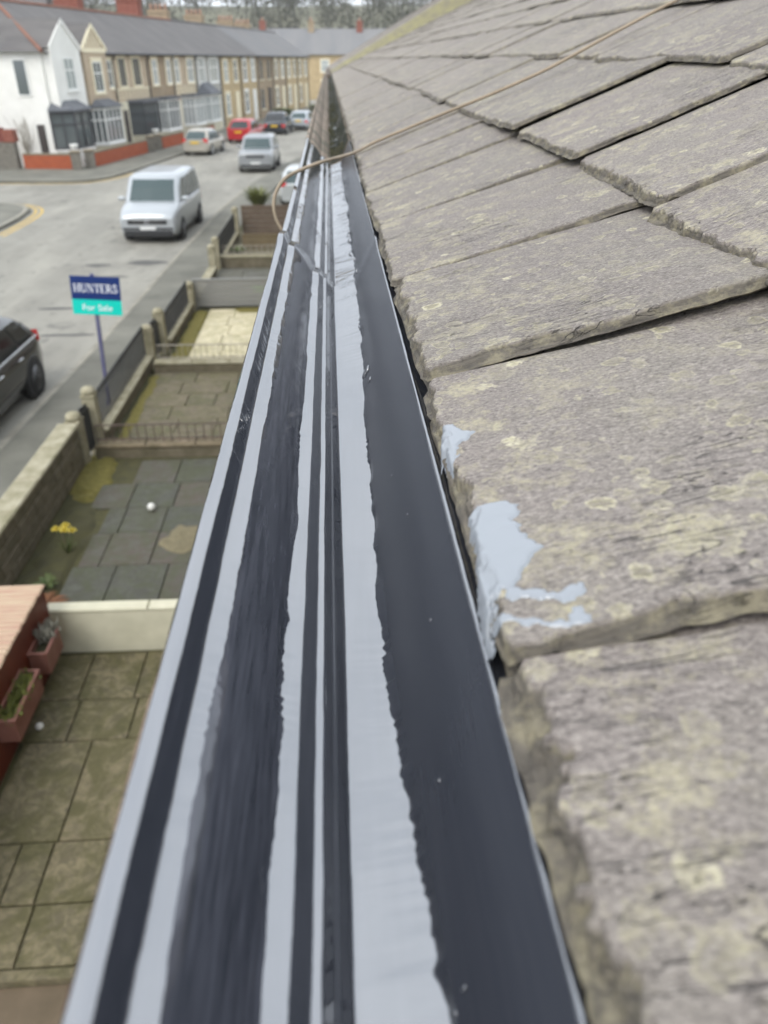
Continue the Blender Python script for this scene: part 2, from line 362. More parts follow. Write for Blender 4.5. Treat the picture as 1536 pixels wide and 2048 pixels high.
# --- slates
def slate_mesh(name, w, l, T, seed, step, bev=0.012, side=0.008, fine=True, ew=1.0):
    rs = random.Random(seed); s = seed * 13.37 % 97
    xs = []; x = 0.0
    while x < max(0.045, bev * 1.9): xs.append(x); x += step * 0.55
    while x < 0.36: xs.append(x); x += step * 1.3
    xs += [0.36, l]
    ys = []; y = 0.0
    while y < max(0.025, side * 1.5): ys.append(y); y += step * 0.55
    while y < w - 0.012: ys.append(y); y += step * 1.2
    ys += [w - 0.012, w - 0.006, w]
    nyy = len(ys); warp = rs.uniform(-1, 1)
    top = []; slopecut = rs.uniform(-0.010, 0.010); c0 = rs.uniform(0.004, 0.016); c1 = rs.uniform(0.004, 0.014)
    rows = []; ev = []
    for xv in xs:
        row = []
        for yv in ys:
            fy = yv / w
            e = ew * (0.0045 * nz(yv * 14, s) + 0.003 * nz(yv * 55, s + 3) + (0.0018 * nz(yv * 160, s + 5)) + slopecut * (fy - 0.5) * 0.7)
            e += (max(0, c0 - yv) + max(0, c1 - (w - yv))) * 0.9 * ew                              # knocked corners
            e = max(e, -0.006)
            fx = max(0.0, 1 - xv / 0.30)
            X = xv + e * fx
            sy = 0.0022 * nz(xv * 16, s + 7) + 0.0013 * nz(xv * 60, s + 8)
            Yv = yv + sy * (1 - fy) * 2 * (fy < 0.5) + (0.002 * nz(xv * 18, s + 11)) * (fy > 0.5) * (2 * fy - 1)
            d = X - e * fx
            z = T + 0.0014 * nz(xv * 5, yv * 6, s) + 0.0006 * nz(xv * 10, yv * 45, s + 2) + warp * 0.0018 * (fy - 0.5) ** 2 * 4
            if fine: z += 0.00035 * nz(xv * 50, yv * 150, s + 4)
            z0_ = z; sl_ = 0.0013
            wt = bev * (0.30 + 0.95 * abs(nz(yv * 11, s + 21)) + 0.30 * nz(yv * 48, s + 22) + 0.28 * nz(yv * 150 + xv * 60, s + 23))
            z -= T * 0.30 * (1 - sstep(wt - sl_, wt, d))
            w2 = wt * 0.55 + 0.002 * nz(yv * 70, s + 24); z -= (T * 0.24 + 0.0010 * nz(yv * 90, xv * 90, s)) * (1 - sstep(w2 - sl_, w2, d))
            w3 = wt * 0.8 - 0.004 * abs(nz(yv * 33, s + 25)); z -= T * 0.13 * (1 - sstep(w3 - sl_, w3, d))
            z -= T * 0.10 * (1 - sstep(0.0, 0.004, d))
            ws = side * (0.15 + 1.15 * abs(nz(xv * 6, s + 31)) + 0.35 * nz(xv * 34, s + 32) + 0.15 * nz(xv * 120, yv * 50, s))
            z -= T * 0.30 * (1 - sstep(ws - sl_, ws, yv)) + T * 0.20 * (1 - sstep(ws * 0.5 - sl_, ws * 0.5, yv)) + T * 0.14 * (1 - sstep(ws * 0.75 - 0.003 * abs(nz(xv * 20, s + 33)) - sl_, ws * 0.75, yv))
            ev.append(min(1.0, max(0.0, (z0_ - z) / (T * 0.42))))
            row.append((X, Yv, max(z, T * 0.16)))
        rows.append(row)
    n = nyy; v = [p for r in rows for p in r]; f = []
    for i in range(len(rows) - 1):
        for k in range(n - 1): f.append((i * n + k, (i + 1) * n + k, (i + 1) * n + k + 1, i * n + k + 1))
    # the split edge: strata rings down to the bed
    per = [k for k in range(n)] + [(i * n + n - 1) for i in range(1, len(rows))] + [(len(rows) - 1) * n + k for k in range(n - 2, -1, -1)] + [i * n for i in range(len(rows) - 2, 0, -1)]
    prev = per; cx, cy = l / 2, w / 2
    for lev, out in ((0.5, 0.0016), (0.0, -0.0008)):
        b = len(v); ring = []
        for q, idx in enumerate(per):
            px, py, pz = rows[idx // n][idx % n]
            o1 = out + 0.0011 * nz(px * 70, py * 70, s + lev * 9)
            v.append((px - o1 if px < l * 0.9 and idx // n == 0 else px, py + (-o1 if idx % n == 0 else (o1 if idx % n == n - 1 else 0)), pz * lev)); ring.append(b + q)
        m = len(per)
        for q in range(m): f.append((prev[q], prev[(q + 1) % m], ring[(q + 1) % m], ring[q]))
        prev = ring
    f.append(tuple(prev))
    me = bpy.data.meshes.new(name); me.from_pydata(v, [], f); me.materials.append(M_SLATE)
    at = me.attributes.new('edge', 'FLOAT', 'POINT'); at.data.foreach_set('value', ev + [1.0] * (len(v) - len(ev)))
    return me, rows, xs, ys
def coarse_slate(w, l, T):
    b = MB()
    b.add([(0, 0, 0), (0, w, 0), (l, w, 0), (l, 0, 0), (0.001, 0.001, T), (0.001, w - 0.001, T), (l, w, T), (l, 0, T)],
          [(3, 2, 1, 0), (4, 5, 6, 7), (0, 1, 5, 4), (1, 2, 6, 5), (2, 3, 7, 6), (3, 0, 4, 7)]); return b
GAUGE = 0.28
def course_x(c): return EAVE_X + (0.287 if c > 1 else 0.0) * 1 + max(c - 2, 0) * GAUGE if c >= 1 else EAVE_X + 0.004
NC, W = 13, 0.357
JOINTS = {1: [-0.46, -0.10, 0.263, 0.614, 0.965, 1.325, 1.69, 2.05], 2: [-0.19, 0.17, 0.53, 0.90, 1.25, 1.64, 2.02], 3: [0.35, 0.70, 1.05, 1.395, 1.72, 2.11]}
Y_END = 18.4
ROOF_TOP = EAVE_X + 0.287 + NC * GAUGE
slots = []
rj = random.Random(5)
for c in range(0, NC + 2):
    if c in JOINTS: js = list(JOINTS[c])
    else: js = [-0.9 + (0.18 if c % 2 else 0.0) + rj.uniform(-0.05, 0.05)]
    while js[0] > -0.9: js.insert(0, js[0] - W)
    while js[-1] < Y_END: js.append(js[-1] + W * rj.uniform(0.96, 1.05))
    for a, b in zip(js[:-1], js[1:]):
        slots.append((c, a, min(b, Y_END + 0.1)))
def slate_frame(c, ya, yb, rs):
    T = rs.uniform(0.0085, 0.0115); X = course_x(c); ym = (ya + yb) / 2; Xn = X + (0.287 if c == 1 else GAUGE)
    if c == 0: zt = roof_z(EAVE_X, ym) - 0.0112; zn = zt + (roof_z(course_x(2), ym) - 0.0115 - roof_z(EAVE_X, ym)); Xn = X + 0.287; T = 0.0075
    else: zt = roof_z(X, ym); zn = roof_z(Xn, ym) - 0.0118
    a = math.atan2(zn - zt, Xn - X)
    dz = (rs.uniform(-0.0008, 0.0022) if c else 0.0)
    return T, X + (rs.uniform(-0.009, 0.009) if c > 1 else -0.0004 + rs.uniform(-0.0008, 0.0010)), zt + dz - T, a
def proj(x, y, z):
    th, ph = R(30.457), R(3.6215); z -= CAMZ
    r = x * math.cos(ph) - y * math.sin(ph); f = x * math.sin(ph) + y * math.cos(ph)
    dep = f * math.cos(th) - z * math.sin(th); up = f * math.sin(th) + z * math.cos(th)
    if dep < 0.05: return None
    return 768 + 1539 * r / dep, 1024 - 1539 * up / dep
cand = []
for c, ya, yb in slots:
    X = course_x(c); ar = 0.0
    pts = [proj(X, ya, roof_z(X, ya)), proj(X, yb, roof_z(X, yb)), proj(X + GAUGE, yb, roof_z(X + GAUGE, yb)), proj(X + GAUGE, ya, roof_z(X + GAUGE, ya))]
    if None in pts: ar = 1e7 if yb > 0 and c <= 2 else 0
    else:
        cl = [(min(max(p[0], -20), 1556), min(max(p[1], -20), 2068)) for p in pts]
        ar = abs(sum(cl[i][0] * cl[(i + 1) % 4][1] - cl[(i + 1) % 4][0] * cl[i][1] for i in range(4))) / 2
    if c == 0: ar = min(ar, 60) if yb < 4 else 0
    cand.append((ar, c, ya, yb))
cand.sort(key=lambda q: -q[0])
shared = {}
far = MB(); n_slate = 0; SLATE_TOP = {}
ROOF = MB()
deck_rows = []
for yy in [-0.9 + 0.1 * k for k in range(194)]:
    deck_rows.append([(X, yy, roof_z(X, yy) - 0.034 - (0.012 if X > 0.2 else 0)) for X in (0.105, 0.36, 1.0, 2.0, ROOF_TOP)])
M_DECK = plain('roof_felt', (0.02, 0.02, 0.02, 1), 0.9)
deck = house_child(mesh_obj('roof', grid_mesh('roof', deck_rows, M_DECK)))
for ar, c, ya, yb in cand:
    rs = random.Random(int((ya + 3) * 1000) + c * 7919)
    T, X, z, a = slate_frame(c, ya, yb, rs)
    gap = rs.uniform(0.002, 0.005) if c else 0.003; w = yb - ya - gap; l = 0.58 if c else 0.34
    yaw = rs.uniform(-0.010, 0.010); roll = rs.uniform(-0.006, 0.008)
    if c == 1 and abs(ya - 0.614) < 0.01: roll = -0.022; z += 0.0075; yaw = -0.004
    if c == 1 and abs(ya + 0.10) < 0.01: roll = -0.004; z -= 0.002
    if c == 1 and abs(ya - 0.263) < 0.01: roll = -0.014; z += 0.0045; yaw = -0.002
    if c == 2 and abs(ya - 1.64) < 0.01: roll = -0.026; z += 0.010
    if c == 2 and abs(ya - 1.25) < 0.01: z += 0.004; roll = 0.012
    if c == 3 and abs(ya - 1.395) < 0.01: z += 0.006; roll = 0.010
    if c == 4 and abs(int(ya * 10) % 7 - 3) < 1: z += 0.006; roll = -0.014
    M = Matrix.Translation((X, ya + gap / 2, z)) @ Matrix.Rotation(yaw, 4, 'Z') @ Matrix.Rotation(-a, 4, 'Y') @ Matrix.Rotation(roll, 4, 'X')
    if ar > 25 and n_slate < 299:
        n_slate += 1
        if ar > 4500:
            st = 0.0042 if ar > 25000 else 0.008
            bev, sd = (0.012, 0.007)
            if c == 1 and ya < 0.2: bev, sd = 0.030, 0.012; T = 0.014
            if c == 1 and abs(ya - 0.263) < 0.01: bev, sd = 0.012, 0.017; T = 0.0115; st = 0.003
            if c == 2 and 0.1 < ya < 0.95: bev, sd = 0.018, 0.011; T = 0.0115
            if c == 1 and abs(ya - 0.614) < 0.02: bev, sd = 0.014, 0.018; T = 0.0115
            me, rows, xs_, ys_ = slate_mesh('slate', w, l, T, int(rs.random() * 1e5) / 50.0, st, bev, sd, True, 0.5 if c == 1 else 1.0)
            if c == 1 and abs(ya - 0.263) < 0.01: SLATE_TOP['paint'] = (rows, xs_, ys_, M.copy(), T)
        else:
            key = rs.randrange(14)
            if key not in shared: shared[key] = slate_mesh('slate', W - 0.004, 0.58, 0.010, 100 + key * 1.7, 0.02, 0.014, 0.012, False)[0]
            me = shared[key]; M = M @ Matrix.Diagonal((1, w / (W - 0.004), 1, 1))
        o = bpy.data.objects.new('slate', me); COL.objects.link(o); o.parent = deck
        o.matrix_parent_inverse = Matrix.Identity(4); o.matrix_local = M
    else:
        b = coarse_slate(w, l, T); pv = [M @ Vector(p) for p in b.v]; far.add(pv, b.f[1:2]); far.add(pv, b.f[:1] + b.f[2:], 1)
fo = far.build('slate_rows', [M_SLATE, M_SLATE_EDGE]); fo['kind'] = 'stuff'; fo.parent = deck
# ------------------------------------------------------------------ ground, road, pavements
def asphalt():
    t = NT('asphalt'); v = t.coords((1, 1, 1), False)
    n1 = t.noise(v, 0.35, 5, 0.6, 0.6); n2 = t.noise(t.coords((0.35, 0.05, 1), False, rot=(0, 0, 0.05)), 3.0, 4, 0.6)
    c = t.mix(t.ramp(n1, [(0.35, 0.0), (0.65, 1.0)]), (0.190, 0.180, 0.152, 1), (0.248, 0.236, 0.200, 1))
    c = t.mix(t.ramp(n2, [(0.45, 0.0), (0.72, 0.75)]), c, (0.315, 0.298, 0.250, 1))
    c = t.mix(t.ramp(t.noise(v, 1.6, 5, 0.7, 1.0), [(0.56, 0.0), (0.68, 0.7)]), c, (0.095, 0.090, 0.080, 1))
    t.col(c); t.set(Roughness=0.85); t.bump(t.noise(v, 60, 3, 0.6), 0.2, 0.01); return t.m
M_ASPH = asphalt()
M_PAVE = plain('pavement_asphalt', (0.185, 0.178, 0.145, 1), 0.85, scale=0.8, c2=(0.105, 0.102, 0.082, 1), bump=0.2)
M_KERB = plain('kerb_stone', (0.30, 0.28, 0.23, 1), 0.85, scale=3, c2=(0.20, 0.185, 0.15, 1), bump=0.3)
M_SOIL = plain('soil', (0.048, 0.044, 0.022, 1), 0.95, scale=5, c2=(0.075, 0.070, 0.026, 1), bump=0.6)
M_YELLOW = plain('yellow_line', (0.52, 0.35, 0.085, 1), 0.8, scale=2.5, c2=(0.36, 0.27, 0.11, 1))
M_GRASS = plain('far_grass', (0.075, 0.095, 0.045, 1), 0.95, scale=0.03, c2=(0.11, 0.115, 0.065, 1))
RZ = -0.11
g = MB(); g.add([(-900, -200, -0.35), (900, -200, -0.35), (900, 1500, -0.35), (-900, 1500, -0.35)], [(0, 1, 2, 3)])
tag(g.build('ground', M_GRASS), kind='structure')
g = MB(); g.add([(-70, -12, RZ), (14, -12, RZ), (30, 135, RZ), (-6, 135, RZ), (-70, 60, RZ)], [(0, 1, 2, 3, 4)])
tag(g.build('road', M_ASPH), kind='structure')
K1 = [(-6.1, -12), (-5.42, 11), (-5.12, 17), (-4.88, 25.5), (-4.62, 33), (-3.9, 41.5), (-2.5, 50), (0.7, 66), (5.2, 88), (12, 120)]
G1 = [(-4.25, -12), (-4.1, 10.8), (-3.98, 14.5), (-3.75, 19), (-3.55, 24), (-3.35, 31), (-2.6, 41), (-1.2, 50), (2.0, 66), (6.5, 88), (13.4, 120)]
K2 = [(-30, 42.9), (-17, 42.9), (-13.2, 42.6), (-12.2, 43.0), (-11.5, 44.2), (-11.0, 46.5), (-9.75, 55), (-8.2, 63.8), (-5.2, 81.5), (-3.1, 92.5), (2.4, 120)]
K3 = [(-12.2, -12), (-12.1, 29), (-12.05, 32), (-12.3, 34.2), (-13.0, 35.4), (-14.2, 35.9), (-17, 36.0), (-40, 36.3)]
def slab(name, poly, z0, z1, mat):
    b = MB(); b.prism(poly, z0, z1, 'z'); return tag(b.build(name, mat), kind='structure')
slab('pavement', K1 + G1[::-1], -0.3, 0.0, M_PAVE)
slab('pavement', K2 + [(-2.0, 122), (-5.6, 94), (-8.4, 82), (-11.2, 65), (-12.4, 57), (-13.6, 49.6), (-14.4, 48.0), (-30, 47.6)], -0.3, 0.0, M_PAVE)
slab('pavement', K3 + [(-40, -12)], -0.3, 0.0, M_PAVE)
def along(poly, step, s0=0.0, s1=1e9):
    d = 0.0; nxt = s0; out = []
    for (a, b) in zip(poly[:-1], poly[1:]):
        a, b = Vector(a), Vector(b); L = (b - a).length
        while nxt <= d + L and nxt <= s1:
            out.append((a + (b - a) * ((nxt - d) / L), (b - a).normalized())); nxt += step
        d += L
    return out
kerb = empty('kerb', (-5.2, 20, 0)); kerb['kind'] = 'structure'
ks = MB().box(-0.14, -0.452, -0.12, 0, 0.452, 0.012, bev=0.012).mesh('kerb_stone', M_KERB)
for p, d in along(K1, 0.915, 19, 52):
    o = mesh_obj('kerb_stone', ks); o.parent = kerb; o.matrix_parent_inverse = Matrix.Translation(kerb.location).inverted()
    o.location = (p.x + 0.13, p.y, random.uniform(-0.004, 0.006)); o.rotation_euler = (0, 0, math.atan2(d.y, d.x) - math.pi / 2)
def ribbon(name, poly, off, width, z, mat):
    l = []; r = []
    P = [Vector(p) for p in poly]
    for i, p in enumerate(P):
        d = (P[min(i + 1, len(P) - 1)] - P[max(i - 1, 0)]).normalized(); n = Vector((-d.y, d.x))
        a = p + n * off; b = p + n * (off + width); l.append((a.x, a.y, z)); r.append((b.x, b.y, z))
    return mesh_obj(name, grid_mesh(name, [l, r], mat, False))
def smooth_poly(P, it=3):
    P = [Vector(p) for p in P]
    for _ in range(it):
        Q = [P[0]]
        for a, b in zip(P[:-1], P[1:]): Q += [a * 0.75 + b * 0.25, a * 0.25 + b * 0.75]
        P = Q + [P[-1]]
    return P
tag(ribbon('kerb_edge', [tuple(p) for p in smooth_poly(K2)], -0.02, 0.15, 0.006, M_KERB), kind='structure')
tag(ribbon('kerb_edge', [tuple(p) for p in smooth_poly(K3)], 0.02, 0.15, 0.006, M_KERB), kind='structure')
for off in (-0.25, -0.45): tag(ribbon('road_marking', smooth_poly(K2[:6]), off, 0.10, RZ + 0.004, M_YELLOW), 'double yellow line round the corner below the white house' if off == -0.25 else None, kind='structure')
for off in (-0.22, -0.46): tag(ribbon('road_marking', smooth_poly(K3[1:]), off - 0.12, 0.12, RZ + 0.004, M_YELLOW), kind='structure')
M_PATCH = plain('tar_patch', (0.075, 0.072, 0.066, 1), 0.8, scale=3, c2=(0.11, 0.105, 0.095, 1))
for (x, y, sx, sy) in ((-6.9, 19.6, 0.5, 0.12), (-6.2, 21.0, 0.45, 0.14), (-6.1, 17.4, 0.65, 0.10), (-6.5, 22.8, 0.6, 0.15), (-7.1, 24.3, 0.4, 0.2), (-5.7, 24.6, 0.6, 0.3)):
    pts = [(x + sx * math.cos(a) * (1 + 0.4 * nz(x, a * 2)), y + sy * math.sin(a) * (1 + 0.5 * nz(y, a * 3)), RZ + 0.004) for a in [k * 0.45 for k in range(14)]]
    tag(MB().add(pts, [tuple(range(14))]).build('tar_patch', M_PATCH), kind='structure')

# ------------------------------------------------------------------ front gardens of the near terrace
def flag_mat(name, a, b, moss, amt=0.6):
    t = NT(name); v = t.coords((1, 1, 1)); oi = t.new('ShaderNodeObjectInfo')
    c = t.mix(oi.outputs['Random'], a, b)
    c = t.mix(t.ramp(t.noise(v, 9, 6, 0.7, 1.2), [(0.42, 0.0), (0.62, 0.7)]), c, tuple(x * 1.75 for x in a[:3]) + (1,))
    c = t.mix(t.ramp(t.noise(v, 3.2, 5, 0.75, 0.8), [(0.42, 0.0), (0.58, amt)]), c, moss)
    t.col(c); t.set(Roughness=0.85); t.bump(t.noise(v, 18, 6, 0.7), 0.5, 0.012); return t.m
F1 = flag_mat('flag_buff', (0.128, 0.106, 0.060, 1), (0.078, 0.068, 0.038, 1), (0.066, 0.062, 0.018, 1), 0.7)
F2 = flag_mat('flag_slate', (0.058, 0.060, 0.047, 1), (0.100, 0.074, 0.060, 1), (0.062, 0.068, 0.030, 1), 0.6)
F3 = flag_mat('flag_brown', (0.120, 0.098, 0.064, 1), (0.090, 0.078, 0.052, 1), (0.085, 0.085, 0.030, 1))
F4 = flag_mat('flag_cream', (0.46, 0.41, 0.28, 1), (0.38, 0.34, 0.23, 1), (0.20, 0.18, 0.05, 1), 0.35)
F5 = flag_mat('flag_dark', (0.095, 0.092, 0.080, 1), (0.120, 0.112, 0.094, 1), (0.07, 0.075, 0.035, 1), 0.4)
def paving(x0, x1, y0, y1, mat, rows, label=None):
    """a garden floor: bed of soil, flags laid on it one by one"""
    base = MB().box(x0, y0, -0.30, x1, y1, -0.028).build('garden_paving', M_SOIL); base['kind'] = 'structure'
    if label: base['label'] = label
    for (ya, yb, js) in rows:
        for xa, xb in zip(js[:-1], js[1:]):
            g_ = 0.006; h = random.uniform(-0.004, 0.005)
            o = MB().box(xa + g_, ya + g_, -0.06, xb - g_, yb - g_, h, bev=0.008).build('flagstone', mat); o.parent = base
            o.rotation_euler = (0, 0, 0)
    return base
paving(-4.2, 0.1, 3.05, 6.30, F1, [(3.05, 3.50, [-2.86, -2.30, -1.55, -0.8, 0.05]), (3.50, 4.02, [-2.86, -2.56, -2.31, -1.6, -0.9, 0.05]), (4.02, 5.06, [-2.9, -2.29, -1.45, -0.65, 0.05]),
        (5.06, 5.58, [-2.93, -2.53, -1.99, -1.2, -0.4, 0.05]), (5.58, 6.24, [-2.95, -2.57, -2.04, -1.3, -0.5, 0.05])], 'mossy buff flags of the nearest garden')
paving(-3.95, 0.1, 6.46, 10.84, F2, [(6.46, 7.1, [-3.2, -2.75, -2.2, -1.6, -0.9, 0.05]), (7.1, 7.85, [-3.25, -2.72, -2.1, -1.5, -0.8, 0.05]), (7.85, 8.6, [-3.2, -2.95, -2.35, -1.75, -1.0, 0.05]),
        (8.6, 9.25, [-3.15, -2.9, -2.35, -1.7, -1.0, 0.05]), (9.25, 9.95, [-3.42, -2.92, -2.3, -1.6, -0.9, 0.05]), (9.95, 10.7, [-3.0, -2.4, -1.7, -0.9, 0.05])], 'grey and plum slate flags of the second garden')
paving(-3.8, 0.1, 11.02, 14.52, F3, [(11.1 + 0.57 * k, 11.67 + 0.57 * k, [-3.55, -2.9 + 0.2 * (k % 2), -2.2 + 0.15 * (k % 3), -1.5, -0.8, 0.05]) for k in range(6)], 'brown flags of the third garden')
paving(-3.7, 0.1, 14.74, 19.0, F4, [(14.85 + 0.68 * k, 15.53 + 0.68 * k, [-3.05, -2.5 + 0.1 * (k % 2), -1.8, -1.1, -0.5, 0.05]) for k in range(6)], 'pale cream flags of the fourth garden')
paving(-3.6, 0.1, 19.14, 23.2, F5, [(19.2 + 0.8 * k, 20.0 + 0.8 * k, [-3.4, -2.6, -1.8, -1.0, 0.05]) for k in range(5)], 'dark paving of the fifth garden')
paving(-3.5, 0.1, 23.4, 28.0, F3, [(23.5 + 0.9 * k, 24.4 + 0.9 * k, [-3.3, -2.6, -1.8, -1.0, 0.05]) for k in range(5)], 'brown paving of the sixth garden')
paving(-3.4, 0.1, 28.1, 37.0, F5, [(28.2 + 1.1 * k, 29.3 + 1.1 * k, [-3.2, -2.4, -1.6, -0.8, 0.05]) for k in range(8)], 'dark drive beyond the gardens')
st_ = MB().box(-4.2, -2.0, -0.30, 0.1, 2.965, -0.085).build('path', plain('bare_earth', (0.155, 0.115, 0.075, 1), 0.95, scale=4, c2=(0.105, 0.080, 0.05, 1), bump=0.4)); st_['kind'] = 'structure'
st2 = MB().box(-4.2, 2.97, -0.26, 0.1, 3.046, -0.012, bev=0.01).build('step_edge', F1); st2['kind'] = 'structure'

M_RUBBLE = plain('rubble_stone', (0.190, 0.160, 0.110, 1), 0.9, scale=5, c2=(0.105, 0.092, 0.055, 1), bump=0.7, dist=0.02)
M_COPE = plain('coping_stone', (0.38, 0.345, 0.25, 1), 0.9, scale=6, c2=(0.22, 0.20, 0.12, 1), bump=0.4)
M_CREAM = plain('cream_masonry_paint', (0.60, 0.57, 0.43, 1), 0.8, scale=4, c2=(0.50, 0.475, 0.35, 1), bump=0.3)
M_IRON = plain('dark_iron', (0.035, 0.037, 0.038, 1), 0.5, scale=8, c2=(0.06, 0.058, 0.055, 1))
M_IRON_PALE = plain('pale_iron', (0.34, 0.31, 0.25, 1), 0.6, scale=8, c2=(0.24, 0.21, 0.17, 1))
M_MOSS = plain('moss', (0.115, 0.105, 0.022, 1), 0.95, scale=14, c2=(0.20, 0.165, 0.045, 1), bump=0.8, dist=0.02)
def stone_wall(name, p0, p1, th, h, label, cat='wall', cope=0.06, mat=M_RUBBLE, cmat=M_COPE, clen=0.7, over=0.02, z0=-0.3, group=None, courses=0):
    a, b = Vector(p0), Vector(p1); L = (b - a).length; ang = math.atan2(b.y - a.y, b.x - a.x)
    root = empty(name, (a.x, a.y, 0), ang, label, cat, group)
    if courses:
        MB().box(0, -th / 2 + 0.025, z0, L, th / 2 - 0.025, h - cope).build('core', M_SOIL, root)
        rr = random.Random(int(L * 100)); z = -0.02; ch = (h - cope - z) / courses
        for k in range(courses):
            x = 0.0
            while x < L - 0.02:
                w = min(rr.uniform(0.18, 0.42), L - x)
                d1, d2 = rr.uniform(0, 0.018), rr.uniform(0, 0.018)
                MB().box(x + 0.006, -th / 2 + d1, z + 0.006, x + w - 0.006, th / 2 - d2, z + ch - 0.004, bev=0.015).build('stone', mat, root); x += w
            z += ch
    else: MB().box(0, -th / 2, z0, L, th / 2, h - cope).build('wall_body', mat, root)
    n = max(1, round(L / clen))
    for k in range(n):
        MB().box(L * k / n + 0.004, -th / 2 - over, h - cope + 0.001, L * (k + 1) / n - 0.004, th / 2 + over, h + random.uniform(-0.006, 0.006), bev=0.015).build('coping_stone', cmat, root)
    return root
def pillar(x, y, h, w, label, cap='dome'):
    root = empty('gate_pillar', (x, y, 0), random.uniform(-0.04, 0.04), label, 'gate pillar', 'stone gate pillars along the pavement')
    MB().box(-w / 2, -w / 2, -0.3, w / 2, w / 2, h - 0.16, bev=0.012).build('shaft', M_COPE, root)
    MB().box(-w / 2 - 0.012, -w / 2 - 0.012, h - 0.158, w / 2 + 0.012, w / 2 + 0.012, h - 0.11, bev=0.012).build('neck', M_COPE, root)
    c = MB(); r = w * 0.56; c.lathe([(r, h - 0.108), (r * 1.03, h - 0.07), (r * 0.9, h - 0.03), (r * 0.55, h - 0.005), (0.01, h)], n=14); c.build('cap', M_COPE, root)
    return root
stone_wall('garden_wall', (-3.98, 6.3), (-3.93, 10.55), 0.26, 0.70, 'tall rubble stone wall with pale coping along the slate-flagged garden', courses=4, clen=0.9)
stone_wall('garden_wall', (-3.0, 6.37), (0.08, 6.33), 0.13, 0.53, 'low cream painted wall dividing the two nearest gardens', mat=M_CREAM, cmat=M_CREAM, clen=1.15, over=0.008, cope=0.05)
stone_wall('garden_wall', (-3.72, 10.93), (0.08, 10.88), 0.18, 0.20, 'low mossy brown wall under the railing behind the slate-flagged garden', mat=M_RUBBLE, cmat=plain('brown_coping', (0.23, 0.18, 0.12, 1), 0.9, scale=6, c2=(0.12, 0.10, 0.055, 1), bump=0.4), clen=0.8)
stone_wall('garden_wall', (-3.55, 14.64), (0.08, 14.60), 0.18, 0.20, 'low pale kerb wall between the brown and the cream paving', clen=0.8)
stone_wall('garden_wall', (-3.78, 11.45), (-3.76, 15.02), 0.20, 0.20, 'low stone kerb under the iron railing beside the brown paving', clen=0.6)
stone_wall('garden_wall', (-3.56, 15.98), (-3.52, 18.78), 0.18, 0.20, 'low stone kerb under the railing beside the cream paving', clen=0.6)
stone_wall('garden_wall', (-3.45, 19.3), (-3.40, 22.3), 0.2, 0.25, 'low stone wall beside the dark paving past the grey fence', clen=0.6)
stone_wall('garden_wall', (-3.35, 23.5), (-3.30, 27.5), 0.2, 0.22, 'low stone kerb under the dark railing of the far brown garden', clen=0.6)
stone_wall('garden_wall', (-3.3, 23.3), (0.05, 23.28), 0.2, 0.35, 'low wall crossing behind the garden with the green mat', clen=0.8)
for x, y, h, lab in ((-3.90, 10.72, 0.80, 'squat mossy gate pillar ending the tall rubble wall'), (-3.78, 11.22, 1.0, 'taller gate pillar with orange-stained cap beside the sign post'), (-3.74, 15.17, 0.76, 'round-topped gate pillar nearest the pale kerb wall corner'),
                     (-3.60, 15.76, 0.92, 'gate pillar with a dark gate leaf, at the cream paving'), (-3.50, 18.92, 0.68, 'stubby gate pillar at the end of the grey slatted fence'), (-3.42, 22.6, 0.8, 'brown gate pillar past the grey fence'), (-3.38, 23.15, 0.9, 'paired gate pillar further along the pavement past the grey fence'), (-3.28, 27.7, 1.0, 'tall far gate pillar beside the brown board fence')):
    pillar(x, y, h, 0.20 if h < 0.9 else 0.19, lab)
def railing(p0, p1, z0, z1, step, label, mat=M_IRON, r=0.008, spikes=False, group='garden railings'):
    a, b = Vector(p0), Vector(p1); L = (b - a).length
    root = empty('garden_railing', (a.x, a.y, 0), math.atan2(b.y - a.y, b.x - a.x), label, 'railing', group)
    MB().box(0, -0.012, z1 - 0.02, L, 0.012, z1 - 0.004).build('top_rail', mat, root)
    MB().box(0, -0.012, z0 + 0.05, L, 0.012, z0 + 0.066).build('bottom_rail', mat, root)
    n = int(L / step); bar = MB().tube([(0, 0, z0 - 0.02), (0, 0, z1 + (0.08 if spikes else -0.006))], r, 6)
    if spikes: bar.lathe([(0.02, z1 + 0.05), (0.024, z1 + 0.08), (0.002, z1 + 0.14)], n=6)
    me = bar.mesh('bar', mat)
    for k in range(n + 1): mesh_obj('bar', me, None, root, (min(L, 0.01 + k * step), 0, 0))
    return root
railing((-3.70, 10.93), (0.06, 10.88), 0.20, 0.50, 0.125, 'thin rusty railing on the wall between slate and brown flags', plain('rusty_iron', (0.075, 0.052, 0.042, 1), 0.7, scale=9, c2=(0.12, 0.085, 0.065, 1)))
railing((-3.45, 14.64), (0.06, 14.60), 0.20, 0.52, 0.115, 'thin pale railing in front of the cream paving', M_IRON_PALE, 0.006)
railing((-3.80, 11.5), (-3.78, 15.0), 0.20, 0.66, 0.10, 'dark spiked railing along the pavement beside the sign post', M_IRON, 0.012, True)
railing((-3.56, 16.0), (-3.52, 18.75), 0.20, 0.62, 0.10, 'dark spiked railing along the pavement by the cream paving', M_IRON, 0.012, True)
railing((-3.35, 23.6), (-3.30, 27.5), 0.22, 0.70, 0.11, 'dark spiked railing furthest along the pavement', M_IRON, 0.013, True)
railing((-3.2, 23.3), (0.05, 23.28), 0.35, 0.62, 0.16, 'pale railing behind the garden with the green mat', M_IRON_PALE, 0.012)
